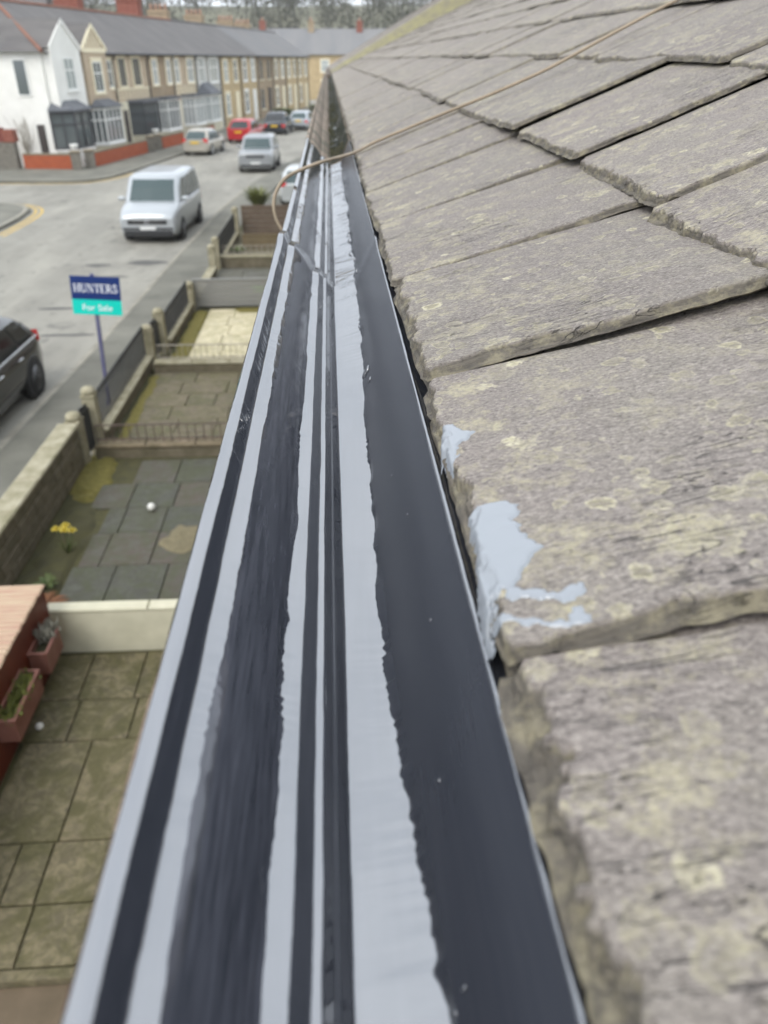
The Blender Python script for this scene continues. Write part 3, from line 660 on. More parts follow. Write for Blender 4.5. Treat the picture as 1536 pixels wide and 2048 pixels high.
def gate(p0, p1, h, label, group='iron garden gates'):
    a, b = Vector(p0), Vector(p1); L = (b - a).length
    root = empty('garden_gate', (a.x, a.y, 0), math.atan2(b.y - a.y, b.x - a.x), label, 'gate', group)
    MB().box(0, -0.02, 0.06, 0.03, 0.02, h).box(L - 0.03, -0.02, 0.06, L, 0.02, h).box(0.03, -0.018, 0.06, L - 0.03, 0.018, 0.10).box(0.03, -0.018, h - 0.04, L - 0.03, 0.018, h - 0.002).build('gate_frame', M_IRON, root)
    me = MB().box(-0.012, -0.008, 0.1, 0.012, 0.008, h + 0.06).mesh('bar', M_IRON)
    for k in range(1, 7): mesh_obj('bar', me, None, root, (L * k / 7, 0, 0))
gate((-3.86, 10.86), (-3.80, 11.10), 0.72, 'narrow dark iron gate between the two nearest pillars')
gate((-3.70, 15.30), (-3.63, 15.64), 0.70, 'narrow dark iron gate between the pillars by the cream paving')
# grey slatted fence and brown board fence
def slat_fence(name, p0, p1, h, n, mat, label, z0=0.02, vertical=False):
    a, b = Vector(p0), Vector(p1); L = (b - a).length
    root = empty(name, (a.x, a.y, 0), math.atan2(b.y - a.y, b.x - a.x), label, 'fence')
    for x in (0.03, L / 2, L - 0.03): MB().box(x - 0.035, 0.012, -0.2, x + 0.035, 0.08, h + 0.01).build('post', mat, root)
    for k in range(n):
        z = z0 + (h - z0) * k / n
        MB().box(0, -0.012, z + 0.006, L, 0.010, z + (h - z0) / n - 0.006, bev=0.004).build('slat', mat, root)
    MB().box(-0.01, -0.03, h + 0.002, L + 0.01, 0.05, h + 0.03, bev=0.006).build('capping', mat, root)
slat_fence('slatted_fence', (-3.42, 19.08), (0.05, 19.04), 0.66, 7, plain('grey_board', (0.20, 0.20, 0.185, 1), 0.7, scale=4, c2=(0.25, 0.245, 0.225, 1), stretch=(0.3, 1, 4)), 'grey horizontal slatted fence behind the cream paving')
slat_fence('board_fence', (-3.1, 28.05), (0.0, 28.03), 0.95, 6, plain('brown_board', (0.105, 0.075, 0.052, 1), 0.8, scale=4, c2=(0.14, 0.10, 0.07, 1)), 'dark brown board fence at the far end of the gardens')
slat_fence('board_fence', (-2.9, 25.9), (-0.4, 25.88), 0.42, 3, plain('tan_board', (0.18, 0.135, 0.075, 1), 0.8, scale=4, c2=(0.13, 0.10, 0.055, 1)), 'low tan board edging in the far brown garden')
# moss strips and small garden things
def clump(name, x0, x1, y0, y1, h, mat, seed=1, z=0.0, nx=16, ny=40, rnd=False):
    rows = []
    for j in range(ny + 1):
        y = y0 + (y1 - y0) * j / ny; row = []
        for i in range(nx + 1):
            x = x0 + (x1 - x0) * i / nx
            e = max(0.0, min(i / nx, 1 - i / nx) * 5 + 0.9 * nz(x * 3, y * 3, seed + 5) - 0.15) * min(1, min(j, ny - j) / 3.0)
            if rnd: e = max(0.0, 2.2 * (1 - (2 * i / nx - 1) ** 2 - (2 * j / ny - 1) ** 2) + 1.1 * nz(x * 5, y * 5, seed))
            row.append((x + 0.03 * nz(x * 4, y * 3, seed), y, z - 0.05 + (0.05 + h * (0.45 + 0.9 * abs(nz(x * 6, y * 6, seed)) + 0.3 * nz(x * 22, y * 22, seed))) * min(1, e)))
        rows.append(row)
    return mesh_obj(name, grid_mesh(name, rows, mat))
for i, (x0, x1, y0, y1, h) in enumerate(((-3.45, -3.02, 14.78, 18.9, 0.03), (-3.0, 0.0, 18.55, 18.98, 0.02), (-3.62, -3.35, 11.1, 14.5, 0.012), (-3.9, -3.3, 9.4, 11.0, 0.03))):
    tag(clump('moss', x0, x1, y0, y1, h, M_MOSS, i, rnd=(i == 3)), ['moss strip along the railing kerb of the cream garden', 'moss band under the grey slatted fence', 'thin moss line along the brown paving', 'moss in the corner behind the rubble wall pillar'][i], kind='stuff')
tag(clump('pebbles', -2.35, -1.6, 7.95, 8.8, 0.025, plain('pebble', (0.30, 0.255, 0.15, 1), 0.9, scale=40, c2=(0.16, 0.135, 0.08, 1), bump=0.8, dist=0.02), 4, nx=24, ny=24, rnd=True), 'pale pebble patch among the slate flags', kind='stuff')
tag(clump('flower_bed', -3.82, -3.2, 6.5, 9.4, 0.035, M_SOIL, 6), 'dark soil bed at the foot of the rubble wall', kind='stuff')
tag(clump('turf_mat', -2.6, -0.9, 20.3, 21.3, 0.02, plain('green_turf', (0.12, 0.25, 0.045, 1), 0.95, scale=12, c2=(0.17, 0.30, 0.07, 1)), 8), 'bright green mat of turf beyond the grey fence', 'turf')
def leaf_plant(name, loc, n, h, spread, mat, label, cat='plant', width=0.03, droop=0.4, seed=1, stem=None):
    """a tuft of arching strap leaves"""
    rs = random.Random(seed); root = empty(name, loc, 0, label, cat); b = MB()
    for k in range(n):
        a = rs.uniform(0, 6.28); L = h * rs.uniform(0.6, 1.1); sp = spread * rs.uniform(0.3, 1.0); w = width * rs.uniform(0.7, 1.2)
        dx, dy = math.cos(a), math.sin(a); pts = []
        for q in range(5):
            t = q / 4; r_ = sp * t + 0.01; z = L * (t - droop * t * t)
            ww = w * (1 - t) ** 0.6 * (0.5 + t) if q < 4 else 0.002
            pts.append(((dx * r_ - dy * ww, dy * r_ + dx * ww, z), (dx * r_ + dy * ww, dy * r_ - dx * ww, z)))
        v = [p for pr_ in pts for p in pr_]; b.add(v, [(2 * q, 2 * q + 1, 2 * q + 3, 2 * q + 2) for q in range(4)], 0, True)
    b.build('foliage', mat, root)
    return root
M_LEAF = plain('leaf_green', (0.055, 0.085, 0.022, 1), 0.6, scale=8, c2=(0.10, 0.12, 0.03, 1))
M_LEAFY = plain('leaf_yellow_green', (0.16, 0.17, 0.035, 1), 0.6, scale=8, c2=(0.09, 0.105, 0.028, 1))
M_DAFF = plain('daffodil_yellow', (0.60, 0.47, 0.05, 1), 0.6)
M_RUST = plain('dead_leaf', (0.23, 0.095, 0.035, 1), 0.8, scale=9, c2=(0.12, 0.055, 0.03, 1))
d = leaf_plant('daffodil', (-3.38, 8.15, 0.0), 16, 0.30, 0.13, M_LEAF, 'daffodil clump with yellow blooms in the soil bed by the rubble wall', 'flower', 0.012)
for k in range(4):
    a = k * 1.7; x, y, z = 0.09 * math.cos(a), 0.09 * math.sin(a) + 0.04, 0.30 + 0.02 * k
    b = MB(); b.tube([(x * 0.3, y * 0.3, 0), (x, y, z)], 0.004, 5)
    b.build('stem', M_LEAF, d)
    b = MB()
    for q in range(6):
        t = q * math.pi / 3; b.add([(x, y, z), (x + 0.046 * math.cos(t - 0.35), y + 0.046 * math.sin(t - 0.35), z + 0.012), (x + 0.064 * math.cos(t), y + 0.064 * math.sin(t), z + 0.004), (x + 0.046 * math.cos(t + 0.35), y + 0.046 * math.sin(t + 0.35), z + 0.012)], [(0, 1, 2, 3)])
    b.lathe([(0.014, z), (0.02, z + 0.035), (0.024, z + 0.04)], (x, y, 0), 8); b.build('bloom', M_DAFF, d)
leaf_plant('shrub', (-3.42, 7.45, 0.0), 26, 0.22, 0.2, M_LEAF, 'low green tuft in the soil bed by the rubble wall', 'plant', 0.03, 0.6, 3)
leaf_plant('shrub', (-3.32, 7.05, 0.0), 60, 0.20, 0.28, M_RUST, 'rust-brown withered plant in the soil bed', 'plant', 0.03, 0.8, 4)
leaf_plant('shrub', (-2.95, 33.0, 0.0), 150, 1.3, 0.75, M_LEAFY, 'spiky yellow-green shrub behind the far garden fence', 'shrub', 0.05, 0.35, 5)
leaf_plant('shrub', (-3.0, 25.0, 0.0), 40, 0.5, 0.4, M_LEAF, 'dark bushy plant behind the far spiked railing', 'shrub', 0.05, 0.6, 9)
# two white balls: a lamp-like globe on the slate flags and one by the red wall
M_BALL = plain('white_plastic', (0.70, 0.69, 0.64, 1), 0.4)
for (x, y, r_, lab) in ((-2.56, 9.15, 0.055, 'small white ball lying on the slate flags'), (-2.80, 5.22, 0.035, 'small white ball at the foot of the red wall')):
    tag(MB().lathe([(0.002, -r_), (r_ * 0.5, -r_ * 0.86), (r_ * 0.87, -r_ * 0.5), (r_, 0), (r_ * 0.87, r_ * 0.5), (r_ * 0.5, r_ * 0.86), (0.002, r_)], n=14).build('ball', M_BALL, None, (x, y, r_)), lab, 'ball')
tag(MB().lathe([(0.002, 0), (0.16, 0.0), (0.17, 0.03), (0.02, 0.06)], n=12).build('dish', M_BALL, None, (-1.75, 29.2, 0.32)), 'pale dish lying beyond the brown board fence', 'dish')
# red painted bin store with ribbed top, and its two trough planters
M_RED = plain('red_oxide_paint', (0.135, 0.024, 0.009, 1), 0.55, scale=5, c2=(0.095, 0.016, 0.007, 1), bump=0.2)
M_RIB = plain('pink_ribbed_board', (0.40, 0.225, 0.165, 1), 0.7, scale=7, c2=(0.50, 0.40, 0.27, 1), stretch=(0.25, 3, 1))
store = empty('bin_store', (-3.5, 5.2, 0), 0, 'red painted store with a pink ribbed top beside the nearest garden', 'store')
MB().box(-0.55, -2.2, -0.1, 0.55, 1.12, 0.79).build('body', M_RED, store)
me = MB().box(-0.62, -0.026, 0.795, 0.57, 0.026, 0.832, bev=0.012).mesh('top_board', M_RIB)
for k in range(56): mesh_obj('top_board', me, None, store, (random.uniform(-0.006, 0.006), -2.2 + 0.06 * k, 0))
M_TERRA = plain('terracotta_plastic', (0.175, 0.066, 0.045, 1), 0.6, scale=6, c2=(0.23, 0.105, 0.08, 1))
def planter(y0, y1, label, leaf, n, seed):
    root = empty('planter', (-2.86, (y0 + y1) / 2, 0.27), 0, label, 'planter', 'trough planters hung on the red store'); hl = (y1 - y0) / 2; w = 0.085; t = 0.018
    b = MB(); b.box(-w, -hl, 0, w, hl, 0.02)
    b.box(-w, -hl, 0.02, -w + t, hl, 0.22).box(w - t, -hl, 0.02, w, hl, 0.22).box(-w + t, -hl, 0.02, w - t, -hl + t, 0.22).box(-w + t, hl - t, 0.02, w - t, hl, 0.22); b.build('trough', M_TERRA, root)
    r_ = MB(); r_.box(-w - 0.01, -hl - 0.01, 0.2205, -w + t, hl + 0.01, 0.245).box(w - t, -hl - 0.01, 0.2205, w + 0.01, hl + 0.01, 0.245).box(-w + t, -hl - 0.01, 0.2205, w - t, -hl + t, 0.245).box(-w + t, hl - t, 0.2205, w - t, hl + 0.01, 0.245); r_.build('rim', M_TERRA, root)
    MB().box(-w + t + .001, -hl + t + .001, 0.02, w - t - .001, hl - t - .001, 0.17).build('soil', M_SOIL, root)
    rs = random.Random(seed); b = MB()
    for k in range(n):
        x, y = rs.uniform(-w + 0.02, w - 0.02), rs.uniform(-hl + 0.03, hl - 0.03) * (1 if seed == 2 else 0.5) + (0 if seed == 2 else hl * 0.55); a = rs.uniform(0, 6.28); h = rs.uniform(0.03, 0.12 if seed == 2 else 0.2); s_ = rs.uniform(0.01, 0.022)
        ex, ey = x + math.cos(a) * 0.05, y + math.sin(a) * 0.05
        b.add([(x, y, 0.17), (ex - s_, ey, 0.17 + h * 0.7), (ex, ey + s_, 0.17 + h), (ex + s_, ey - s_, 0.17 + h * 0.8)], [(0, 1, 2, 3)])
    b.build('foliage', leaf, root)
planter(4.82, 5.44, 'long terracotta trough planter with moss green growth on the red store', M_LEAFY, 240, 2)
planter(5.66, 6.04, 'short terracotta trough planter with wispy grey stalks on the red store', plain('dry_stalk', (0.30, 0.29, 0.24, 1), 0.8, scale=9, c2=(0.2, 0.19, 0.14, 1)), 120, 3)

# estate agent's board
M_NAVY = plain('sign_navy', (0.006, 0.028, 0.150, 1), 0.35); M_TEAL = plain('sign_teal', (0.0, 0.62, 0.50, 1), 0.35); M_POST = plain('sign_post_purple', (0.085, 0.085, 0.17, 1), 0.5, scale=5, c2=(0.12, 0.12, 0.20, 1))
M_WHITE_PRINT = plain('white_print', (0.85, 0.86, 0.88, 1), 0.4)
sign = empty('sale_board', (-4.03, 12.9, 0), 0, "estate agent's navy and turquoise board on a tall purple post by the railings", 'sign')
MB().box(-0.03, -0.022, -0.3, 0.03, 0.022, 2.28).build('post', M_POST, sign).rotation_euler = (0, R(3.2), 0)
bd = MB().box(-0.385, -0.040, -0.015, 0.385, -0.026, 0.36).box(-0.385, -0.028, -0.26, 0.385, -0.0262, 0.36).build('board', M_NAVY, sign, (0.14, 0, 1.88)); bd.rotation_euler = (0, R(4.6), R(4))
tb = MB().box(-0.385, -0.0405, -0.26, 0.385, -0.0285, -0.0155).build('lower_panel', M_TEAL, bd)
def glyphs(word, height, mat, parent, cx, z, y):
    """serif capitals from strokes: thick stems, thin bars, slab serifs"""
    T, t = 0.17, 0.075
    def stem(x, w=T): return [('b', x, 0, x + w, 1)] + [('b', x - 0.09, 0, x + w + 0.09, 0.06), ('b', x - 0.09, 0.94, x + w + 0.09, 1)]
    L = {'H': (0.95, stem(0.1) + stem(0.66) + [('b', 0.27, 0.46, 0.66, 0.46 + t)]),
         'U': (0.92, [('b', 0.1, 0.28, 0.27, 1), ('b', 0.0, 0.94, 0.36, 1), ('b', 0.68, 0.28, 0.76, 1), ('b', 0.58, 0.94, 0.86, 1), ('l', [(0.185, 0.3), (0.22, 0.13), (0.34, 0.05), (0.5, 0.04), (0.64, 0.12), (0.72, 0.3)], 0.06)]),
         'N': (0.98, [('b', 0.12, 0, 0.19, 1), ('b', 0.0, 0, 0.32, 0.06), ('b', 0.0, 0.94, 0.28, 1), ('b', 0.74, 0, 0.81, 1), ('b', 0.62, 0.94, 0.93, 1), ('q', [(0.14, 1), (0.33, 1), (0.81, 0), (0.66, 0)])]),
         'T': (0.82, stem(0.33) + [('b', 0.03, 0.92, 0.80, 1), ('b', 0.03, 0.72, 0.08, 0.93), ('b', 0.75, 0.72, 0.80, 0.93)]),
         'E': (0.80, stem(0.1) + [('b', 0.27, 0.92, 0.68, 1), ('b', 0.27, 0, 0.72, 0.08), ('b', 0.27, 0.47, 0.55, 0.54), ('b', 0.63, 0.76, 0.68, 0.93), ('b', 0.67, 0.07, 0.72, 0.26)]),
         'R': (0.90, stem(0.1) + [('l', [(0.27, 0.96), (0.48, 0.95), (0.60, 0.86), (0.62, 0.74), (0.56, 0.60), (0.44, 0.51), (0.27, 0.49)], 0.055), ('q', [(0.38, 0.5), (0.54, 0.54), (0.90, 0), (0.70, 0)])]),
         'S': (0.72, [('l', [(0.58, 0.76), (0.55, 0.90), (0.40, 0.97), (0.24, 0.94), (0.13, 0.84), (0.14, 0.70), (0.28, 0.58), (0.46, 0.46), (0.58, 0.34), (0.59, 0.17), (0.48, 0.06), (0.32, 0.03), (0.16, 0.09), (0.11, 0.26)], 0.062)])}
    total = sum(L[ch][0] for ch in word) * height * 0.84; x = cx - total / 2; b = MB()
    for ch in word:
        adv, parts = L[ch]; s = height; sx = s * 0.84
        for p in parts:
            if p[0] == 'b': b.box(x + p[1] * sx, y, z + p[2] * s, x + p[3] * sx, y + 0.0016, z + p[4] * s)
            elif p[0] == 'q': b.add([(x + q[0] * sx, y, z + q[1] * s) for q in p[1]], [(0, 1, 2, 3)])
            else:
                P = [Vector((q[0], q[1])) for q in p[1]]
                for i in range(len(P) - 1):
                    d_ = (P[i + 1] - P[i]).normalized(); n_ = Vector((-d_.y, d_.x)) * p[2]; e_ = d_ * 0.03
                    b.add([(x + q.x * sx, y + 0.0002 * i, z + q.y * s) for q in (P[i] - n_ - e_, P[i] + n_ - e_, P[i + 1] + n_ + e_, P[i + 1] - n_ + e_)], [(0, 1, 2, 3)])
        x += adv * sx
    return b.build('lettering', mat, parent)
glyphs('HUNTERS', 0.135, M_WHITE_PRINT, bd, 0.0, 0.105, -0.0425)
def text_mesh(txt, size, mat, parent, loc, rot):
    cu = bpy.data.curves.new('t', 'FONT'); cu.body = txt; cu.size = size; cu.align_x = 'CENTER'; cu.extrude = 0.0008; cu.offset = 0.0012
    o = bpy.data.objects.new('t', cu); COL.objects.link(o); bpy.context.view_layer.update()
    me = bpy.data.meshes.new_from_object(o.evaluated_get(bpy.context.evaluated_depsgraph_get())); bpy.data.objects.remove(o)
    m = mesh_obj('lettering', me, mat, parent, loc); m.rotation_euler = rot
    me.materials.clear(); me.materials.append(mat); return m
text_mesh('For Sale', 0.145, M_WHITE_PRINT, bd, (0.0, -0.0425, -0.19), (R(90), 0, 0))
# ------------------------------------------------------------------ vehicles
M_TYRE = plain('tyre_rubber', (0.018, 0.018, 0.018, 1), 0.8); M_RIM = plain('alloy_wheel', (0.42, 0.42, 0.42, 1), 0.35, 0.6)
M_GLASS = plain('car_glass', (0.045, 0.07, 0.07, 1), 0.06, ior=1.5); M_GLASS_DARK = plain('car_glass_dark', (0.012, 0.014, 0.014, 1), 0.06, ior=1.6)
M_TRIM = plain('black_trim', (0.022, 0.022, 0.023, 1), 0.5); M_CHROME = plain('chrome', (0.65, 0.65, 0.66, 1), 0.18, 1.0)
M_TAIL = plain('tail_lamp_red', (0.55, 0.02, 0.02, 1), 0.2, coat=0.5); M_HEAD = plain('headlamp_glass', (0.50, 0.52, 0.54, 1), 0.1, 0.3)
M_PLATE_Y = plain('yellow_plate', (0.72, 0.46, 0.02, 1), 0.5); M_PLATE_W = plain('white_plate', (0.68, 0.68, 0.66, 1), 0.5)
def carpaint(name, c, metal=0.35, rough=0.3): return plain(name, c, rough, metal, coat=0.6)
def wheel(parent, x, y, r, w, side):
    b = MB(); b.lathe([(r * 0.62, -w / 2), (r * 0.93, -w / 2), (r, -w * 0.32), (r, w * 0.32), (r * 0.93, w / 2), (r * 0.62, w / 2)], n=24, axis='y')
    o = b.build('wheel', M_TYRE, parent, (x, y, r))
    b = MB(); b.lathe([(r * 0.66, side * w * 0.30), (r * 0.64, side * w * 0.47), (r * 0.58, side * w * 0.44), (0.03, side * w * 0.40)], n=24, axis='y')
    rm = b.build('rim', M_TRIM, o)
    b = MB()
    for k in range(5):
        a = k * 2 * math.pi / 5; c, s = math.cos(a), math.sin(a); h = 0.075 * r / 0.32
        yo = side * w * 0.5
        b.add([(c * 0.04 - s * h, yo, s * 0.04 + c * h), (c * 0.04 + s * h, yo, s * 0.04 - c * h), (c * r * 0.63 + s * h * 0.6, yo, s * r * 0.63 - c * h * 0.6), (c * r * 0.63 - s * h * 0.6, yo, s * r * 0.63 + c * h * 0.6)], [(0, 1, 2, 3)])
    b.lathe([(r * 0.60, yo - 0.004), (r * 0.66, yo)], n=24, axis='y'); b.build('spokes', M_RIM, o)
def vehicle(name, loc, az, P, paint, label, cat='car', glass=None, rear_plate=True, dark_glass=False, group='cars parked along the street'):
    """P: L, W, H, hood (x0 z), belt z, cabin outline; x forward, origin at ground centre"""
    root = empty(name, (loc[0], loc[1], RZ), math.pi / 2 - az, label, cat, group)
    L, Wd, H = P['L'], P['W'], P['H']; hl, hw = L / 2, Wd / 2
    belt, hood, tailz = P['belt'], P['hood'], P['tail']          # heights: window line, bonnet front edge, boot edge
    xa, xf, xr, xc = P['cab']                                     # windscreen foot, roof front, roof rear, rear window foot
    clr = 0.20
    # lower body
    N = 26; rows = []
    for i in range(N + 1):
        t = i / N; x = -hl + L * t
        e = abs(2 * t - 1); wf = hw * (1 - P.get('taper', 0.13) * max(0, (e - 0.72) / 0.28) ** 2.2)
        if x > xa: top = belt + (hood - belt) * ((x - xa) / (hl - xa)) ** 1.3
        elif x < xc: top = belt + (tailz - belt) * ((xc - x) / (hl + xc + 1e-6)) ** 1.0
        else: top = belt
        endf = max(0, (e - 0.93) / 0.07)
        top -= 0.10 * endf ** 2; zb = clr + 0.10 * endf ** 2
        prof = [(0, zb), (wf * 0.80, zb), (wf * 0.965, zb + 0.10), (wf, (zb + top) * 0.46), (wf * 0.992, top - 0.22), (wf * 0.955, top - 0.06), (wf * 0.88, top - 0.005), (wf * 0.55, top + 0.03), (0, top + 0.04)]
        rows.append([(x, y, z) for y, z in prof] + [(x, -y, z) for y, z in prof[-2:0:-1]])
    me = grid_mesh('body', rows, paint, True, True)
    bm = bmesh.new(); bm.from_mesh(me); bm.verts.ensure_lookup_table(); n = len(rows[0])
    bm.faces.new([bm.verts[k] for k in range(n)]); bm.faces.new([bm.verts[N * n + k] for k in range(n)][::-1]); bmesh.ops.recalc_face_normals(bm, faces=bm.faces); bm.to_mesh(me); bm.free()
    body = mesh_obj('body', me, None, root)
    # cabin
    bw, rw = hw * 0.93, hw * P.get('roofw', 0.76); z0, z1 = belt - 0.03, H
    secs = [(xa, xc, bw, z0), (xa + (xf - xa) * 0.55, xc + (xr - xc) * 0.55, bw + (rw - bw) * 0.50, z0 + (z1 - z0) * 0.55), (xf + 0.02, xr - 0.02, rw + 0.02, z1 - 0.10), (xf - 0.12, xr + 0.12, rw - 0.07, z1 - 0.025), (xf - 0.45, xr + 0.45, rw - 0.28, z1)]
    rings = []
    for a, b_, w, z in secs:
        c = 0.10; bowf = 0.05
        rings.append([(a, -w + c * 1.3, z), (a + bowf, 0, z), (a, w - c * 1.3, z), (a - c, w, z), ((a + b_) / 2, w + 0.01, z), (b_ + c, w, z), (b_, w - c * 1.3, z), (b_ - bowf * 0.6, 0, z), (b_, -w + c * 1.3, z), (b_ + c, -w, z), ((a + b_) / 2, -w - 0.01, z), (a - c, -w, z)])
    me = grid_mesh('cabin', rings, paint, True, True); bm = bmesh.new(); bm.from_mesh(me); bm.verts.ensure_lookup_table()
    bm.faces.new([bm.verts[(len(rings) - 1) * 12 + k] for k in range(12)]); bmesh.ops.recalc_face_normals(bm, faces=bm.faces); bm.to_mesh(me); bm.free()
    cabin = mesh_obj('cabin', me, None, root)
    gl = M_GLASS_DARK if dark_glass else M_GLASS
    def lerp(a, b, t): return tuple(a[k] + (b[k] - a[k]) * t for k in range(len(a)))
    def sec(t): # cabin half section at height fraction t of the glass zone
        q = min(t, 0.999) * 2; i = int(q); return lerp(secs[i], secs[i + 1], q - i)
    def pane(pts, nm, m): return MB().add(pts, [tuple(range(len(pts)))]).build(nm, m, cabin)
    lo, hi = 0.07, 0.90; A, B = sec(lo), sec(hi); o_ = 0.012
    c = 0.15; S3 = [sec(lo), sec(0.5), sec(hi)]
    def grid_pane(rows_, nm, m): return mesh_obj(nm, grid_mesh(nm, rows_, m, False), None, cabin)
    grid_pane([[(S[0] + o_, -S[2] + c, S[3]), (S[0] + 0.05 + o_, 0, S[3]), (S[0] + o_, S[2] - c, S[3])] for S in S3], 'windscreen', M_GLASS)
    grid_pane([[(S[1] - o_, -S[2] + c, S[3]), (S[1] - 0.03 - o_, 0, S[3]), (S[1] - o_, S[2] - c, S[3])] for S in S3], 'rear_window', gl)
    cuts = P.get('win', [0.03, 0.38, 0.40, 0.70, 0.72, 0.97])
    for sgn in (1, -1):
        for k in range(0, len(cuts), 2):
            def at(S, f):
                x = S[0] - 0.13 + (S[1] + 0.13 - S[0] + 0.13) * f
                return (x, sgn * (S[2] + 0.02 - 0.010 * abs(2 * f - 1)), S[3])
            grid_pane([[at(S, cuts[k]), at(S, cuts[k + 1])] for S in S3], 'side_window', gl)
    # wheels and arches
    wr = P.get('wr', 0.32)
    for xw in (hl - P.get('fo', 0.85), -hl + P.get('ro', 0.8)):
        for sgn in (1, -1):
            MB().lathe([(wr + 0.06, sgn * (hw - 0.16)), (wr + 0.06, sgn * (hw + 0.003)), (wr + 0.03, sgn * (hw + 0.006))], n=24, axis='y').build('wheel_arch', M_TRIM, root, (xw, 0, wr))
            wheel(root, xw, sgn * (hw - 0.085), wr, 0.20, sgn)
    # front
    zf = hood
    for sgn in (1, -1):
        MB().add([(hl - 0.10, sgn * hw * 0.93, zf - 0.10), (hl + 0.004, sgn * hw * 0.55, zf - 0.13), (hl + 0.006, sgn * hw * 0.55, zf - 0.25), (hl - 0.02, sgn * hw * 0.80, zf - 0.28), (hl - 0.12, sgn * hw * 0.945, zf - 0.22)], [(0, 1, 2, 3, 4)]).build('headlight', M_HEAD, root)
        zt = P.get('lampz', tailz - 0.12)
        lh = P.get('lamph', 0.22)
        MB().add([(-hl - 0.006, sgn * hw * 0.60, zt), (-hl + 0.004, sgn * hw * 0.855, zt + 0.02), (-hl + 0.13, sgn * (hw * 0.925), zt + 0.02), (-hl + 0.13, sgn * (hw * 0.945), zt - lh), (-hl - 0.004, sgn * hw * 0.875, zt - lh), (-hl - 0.006, sgn * hw * 0.68, zt - lh * 0.8)], [(0, 1, 4, 5), (1, 2, 3, 4)]).build('tail_light', M_TAIL, root)
        m = MB(); m.box(-0.07, -0.11, -0.075, 0.06, 0.11, 0.075, bev=0.05); mo = m.build('wing_mirror', paint, root, (xa - 0.28, sgn * (hw + 0.09), belt + 0.08))
        for q, hx in enumerate(P.get('handles', (0.05, -0.85))):
            MB().box(hx - 0.09, sgn * (hw + 0.004), belt - 0.15, hx + 0.09, sgn * (hw + 0.028), belt - 0.12, bev=0.008).build('door_handle', P.get('hmat', paint), root)
        MB().box(xc + 0.2, sgn * (bw + 0.012), belt - 0.022, xa - 0.2, sgn * (bw + 0.032), belt + 0.012, bev=0.006).build('window_trim', P.get('trim', M_TRIM), root)
    gw = P.get('gw', 0.50); MB().box(hl - 0.06, -hw * gw, zf - P.get('gh', 0.25), hl + 0.010, hw * gw, zf - 0.14, bev=0.01).build('grille', M_TRIM, root)
    MB().box(hl - 0.09, -hw * 0.82, clr + P.get('lg', 0.12), hl + 0.012, hw * 0.82, clr + 0.24, bev=0.02).build('lower_grille', M_TRIM, root)
    MB().box(-hl - 0.012, -hw * 0.80, clr + 0.06, -hl + 0.10, hw * 0.80, clr + 0.24, bev=0.03).build('rear_bumper', P.get('bumper', paint), root)
    MB().box(hl + 0.0125, -0.26, clr + 0.26, hl + 0.022, 0.26, clr + 0.36).build('number_plate', M_PLATE_W, root)
    pz = P.get('platez', tailz - 0.30)
    if rear_plate: MB().box(-hl - 0.024, -0.26, pz, -hl - 0.0125, 0.26, pz + 0.12).build('number_plate', M_PLATE_Y, root)
    return root, body, cabin
silver = carpaint('silver_paint', (0.27, 0.28, 0.285, 1), 0.35, 0.32); van_white = carpaint('pale_silver_paint', (0.40, 0.42, 0.43, 1), 0.35, 0.33)
champ = carpaint('champagne_paint', (0.40, 0.37, 0.31, 1), 0.35, 0.3); red_p = carpaint('red_paint', (0.42, 0.012, 0.018, 1), 0.1, 0.3)
dark_p = carpaint('charcoal_paint', (0.035, 0.038, 0.045, 1), 0.3, 0.25); black_p = carpaint('black_brown_paint', (0.026, 0.024, 0.022, 1), 0.25, 0.22)
HATCH = dict(L=4.2, W=1.78, H=1.50, belt=0.92, hood=0.78, tail=0.90, cab=(0.95, 0.25, -1.35, -1.95), roofw=0.74)
VAN = dict(L=4.95, W=1.98, H=1.98, belt=1.18, hood=0.90, tail=1.10, cab=(1.52, 0.80, -2.05, -2.38), roofw=0.84, taper=0.11, wr=0.34, fo=0.92, ro=0.98, win=[0.04, 0.28, 0.31, 0.62, 0.64, 0.95], handles=(0.75, -0.5), gw=0.66, gh=0.28, lg=0.03)
SUV = dict(L=4.5, W=1.95, H=1.74, belt=1.12, hood=1.02, tail=1.10, cab=(1.05, 0.55, -1.75, -2.12), roofw=0.80, taper=0.10, wr=0.37, fo=0.88, ro=0.9)
van, vb, vc = vehicle('camper_van', (-6.05, 29.85), R(182.5), VAN, van_white, 'silver camper van parked facing the camera near the junction', 'van')
# the round maker's badge on the van's grille, and chrome bars
b = MB(); b.tube([(0, 0.085 * math.cos(k * math.pi / 10), 0.085 * math.sin(k * math.pi / 10)) for k in range(21)], 0.010, 6)
for pts in ([(-0.045, 0.070), (0.0, 0.010), (0.045, 0.070)], [(-0.072, 0.040), (-0.036, -0.060), (0.0, 0.000), (0.036, -0.060), (0.072, 0.040)]):
    b.tube([(0.002, y, z) for y, z in pts], 0.008, 6)
b.build('badge', M_CHROME, van, (2.495, 0, 0.70))
MB().box(2.40, -0.84, 0.44, 2.487, 0.84, 0.53, bev=0.02).build('bumper_intake', M_TRIM, van)
for z in (0.615, 0.745): MB().box(2.484, -0.50, z, 2.492, -0.10, z + 0.018).box(2.484, 0.10, z, 2.492, 0.50, z + 0.018).build('grille_bar', M_CHROME, van)
vehicle('family_car', (-4.0, 48.2), R(182), SUV, silver, 'boxy silver four-by-four facing the camera behind the van', 'car')
vehicle('family_car', (-8.3, 57.0), R(9), dict(HATCH, tail=1.0, lampz=1.0, H=1.52, platez=0.72), champ, 'champagne hatchback parked by the red garden walls', 'car')
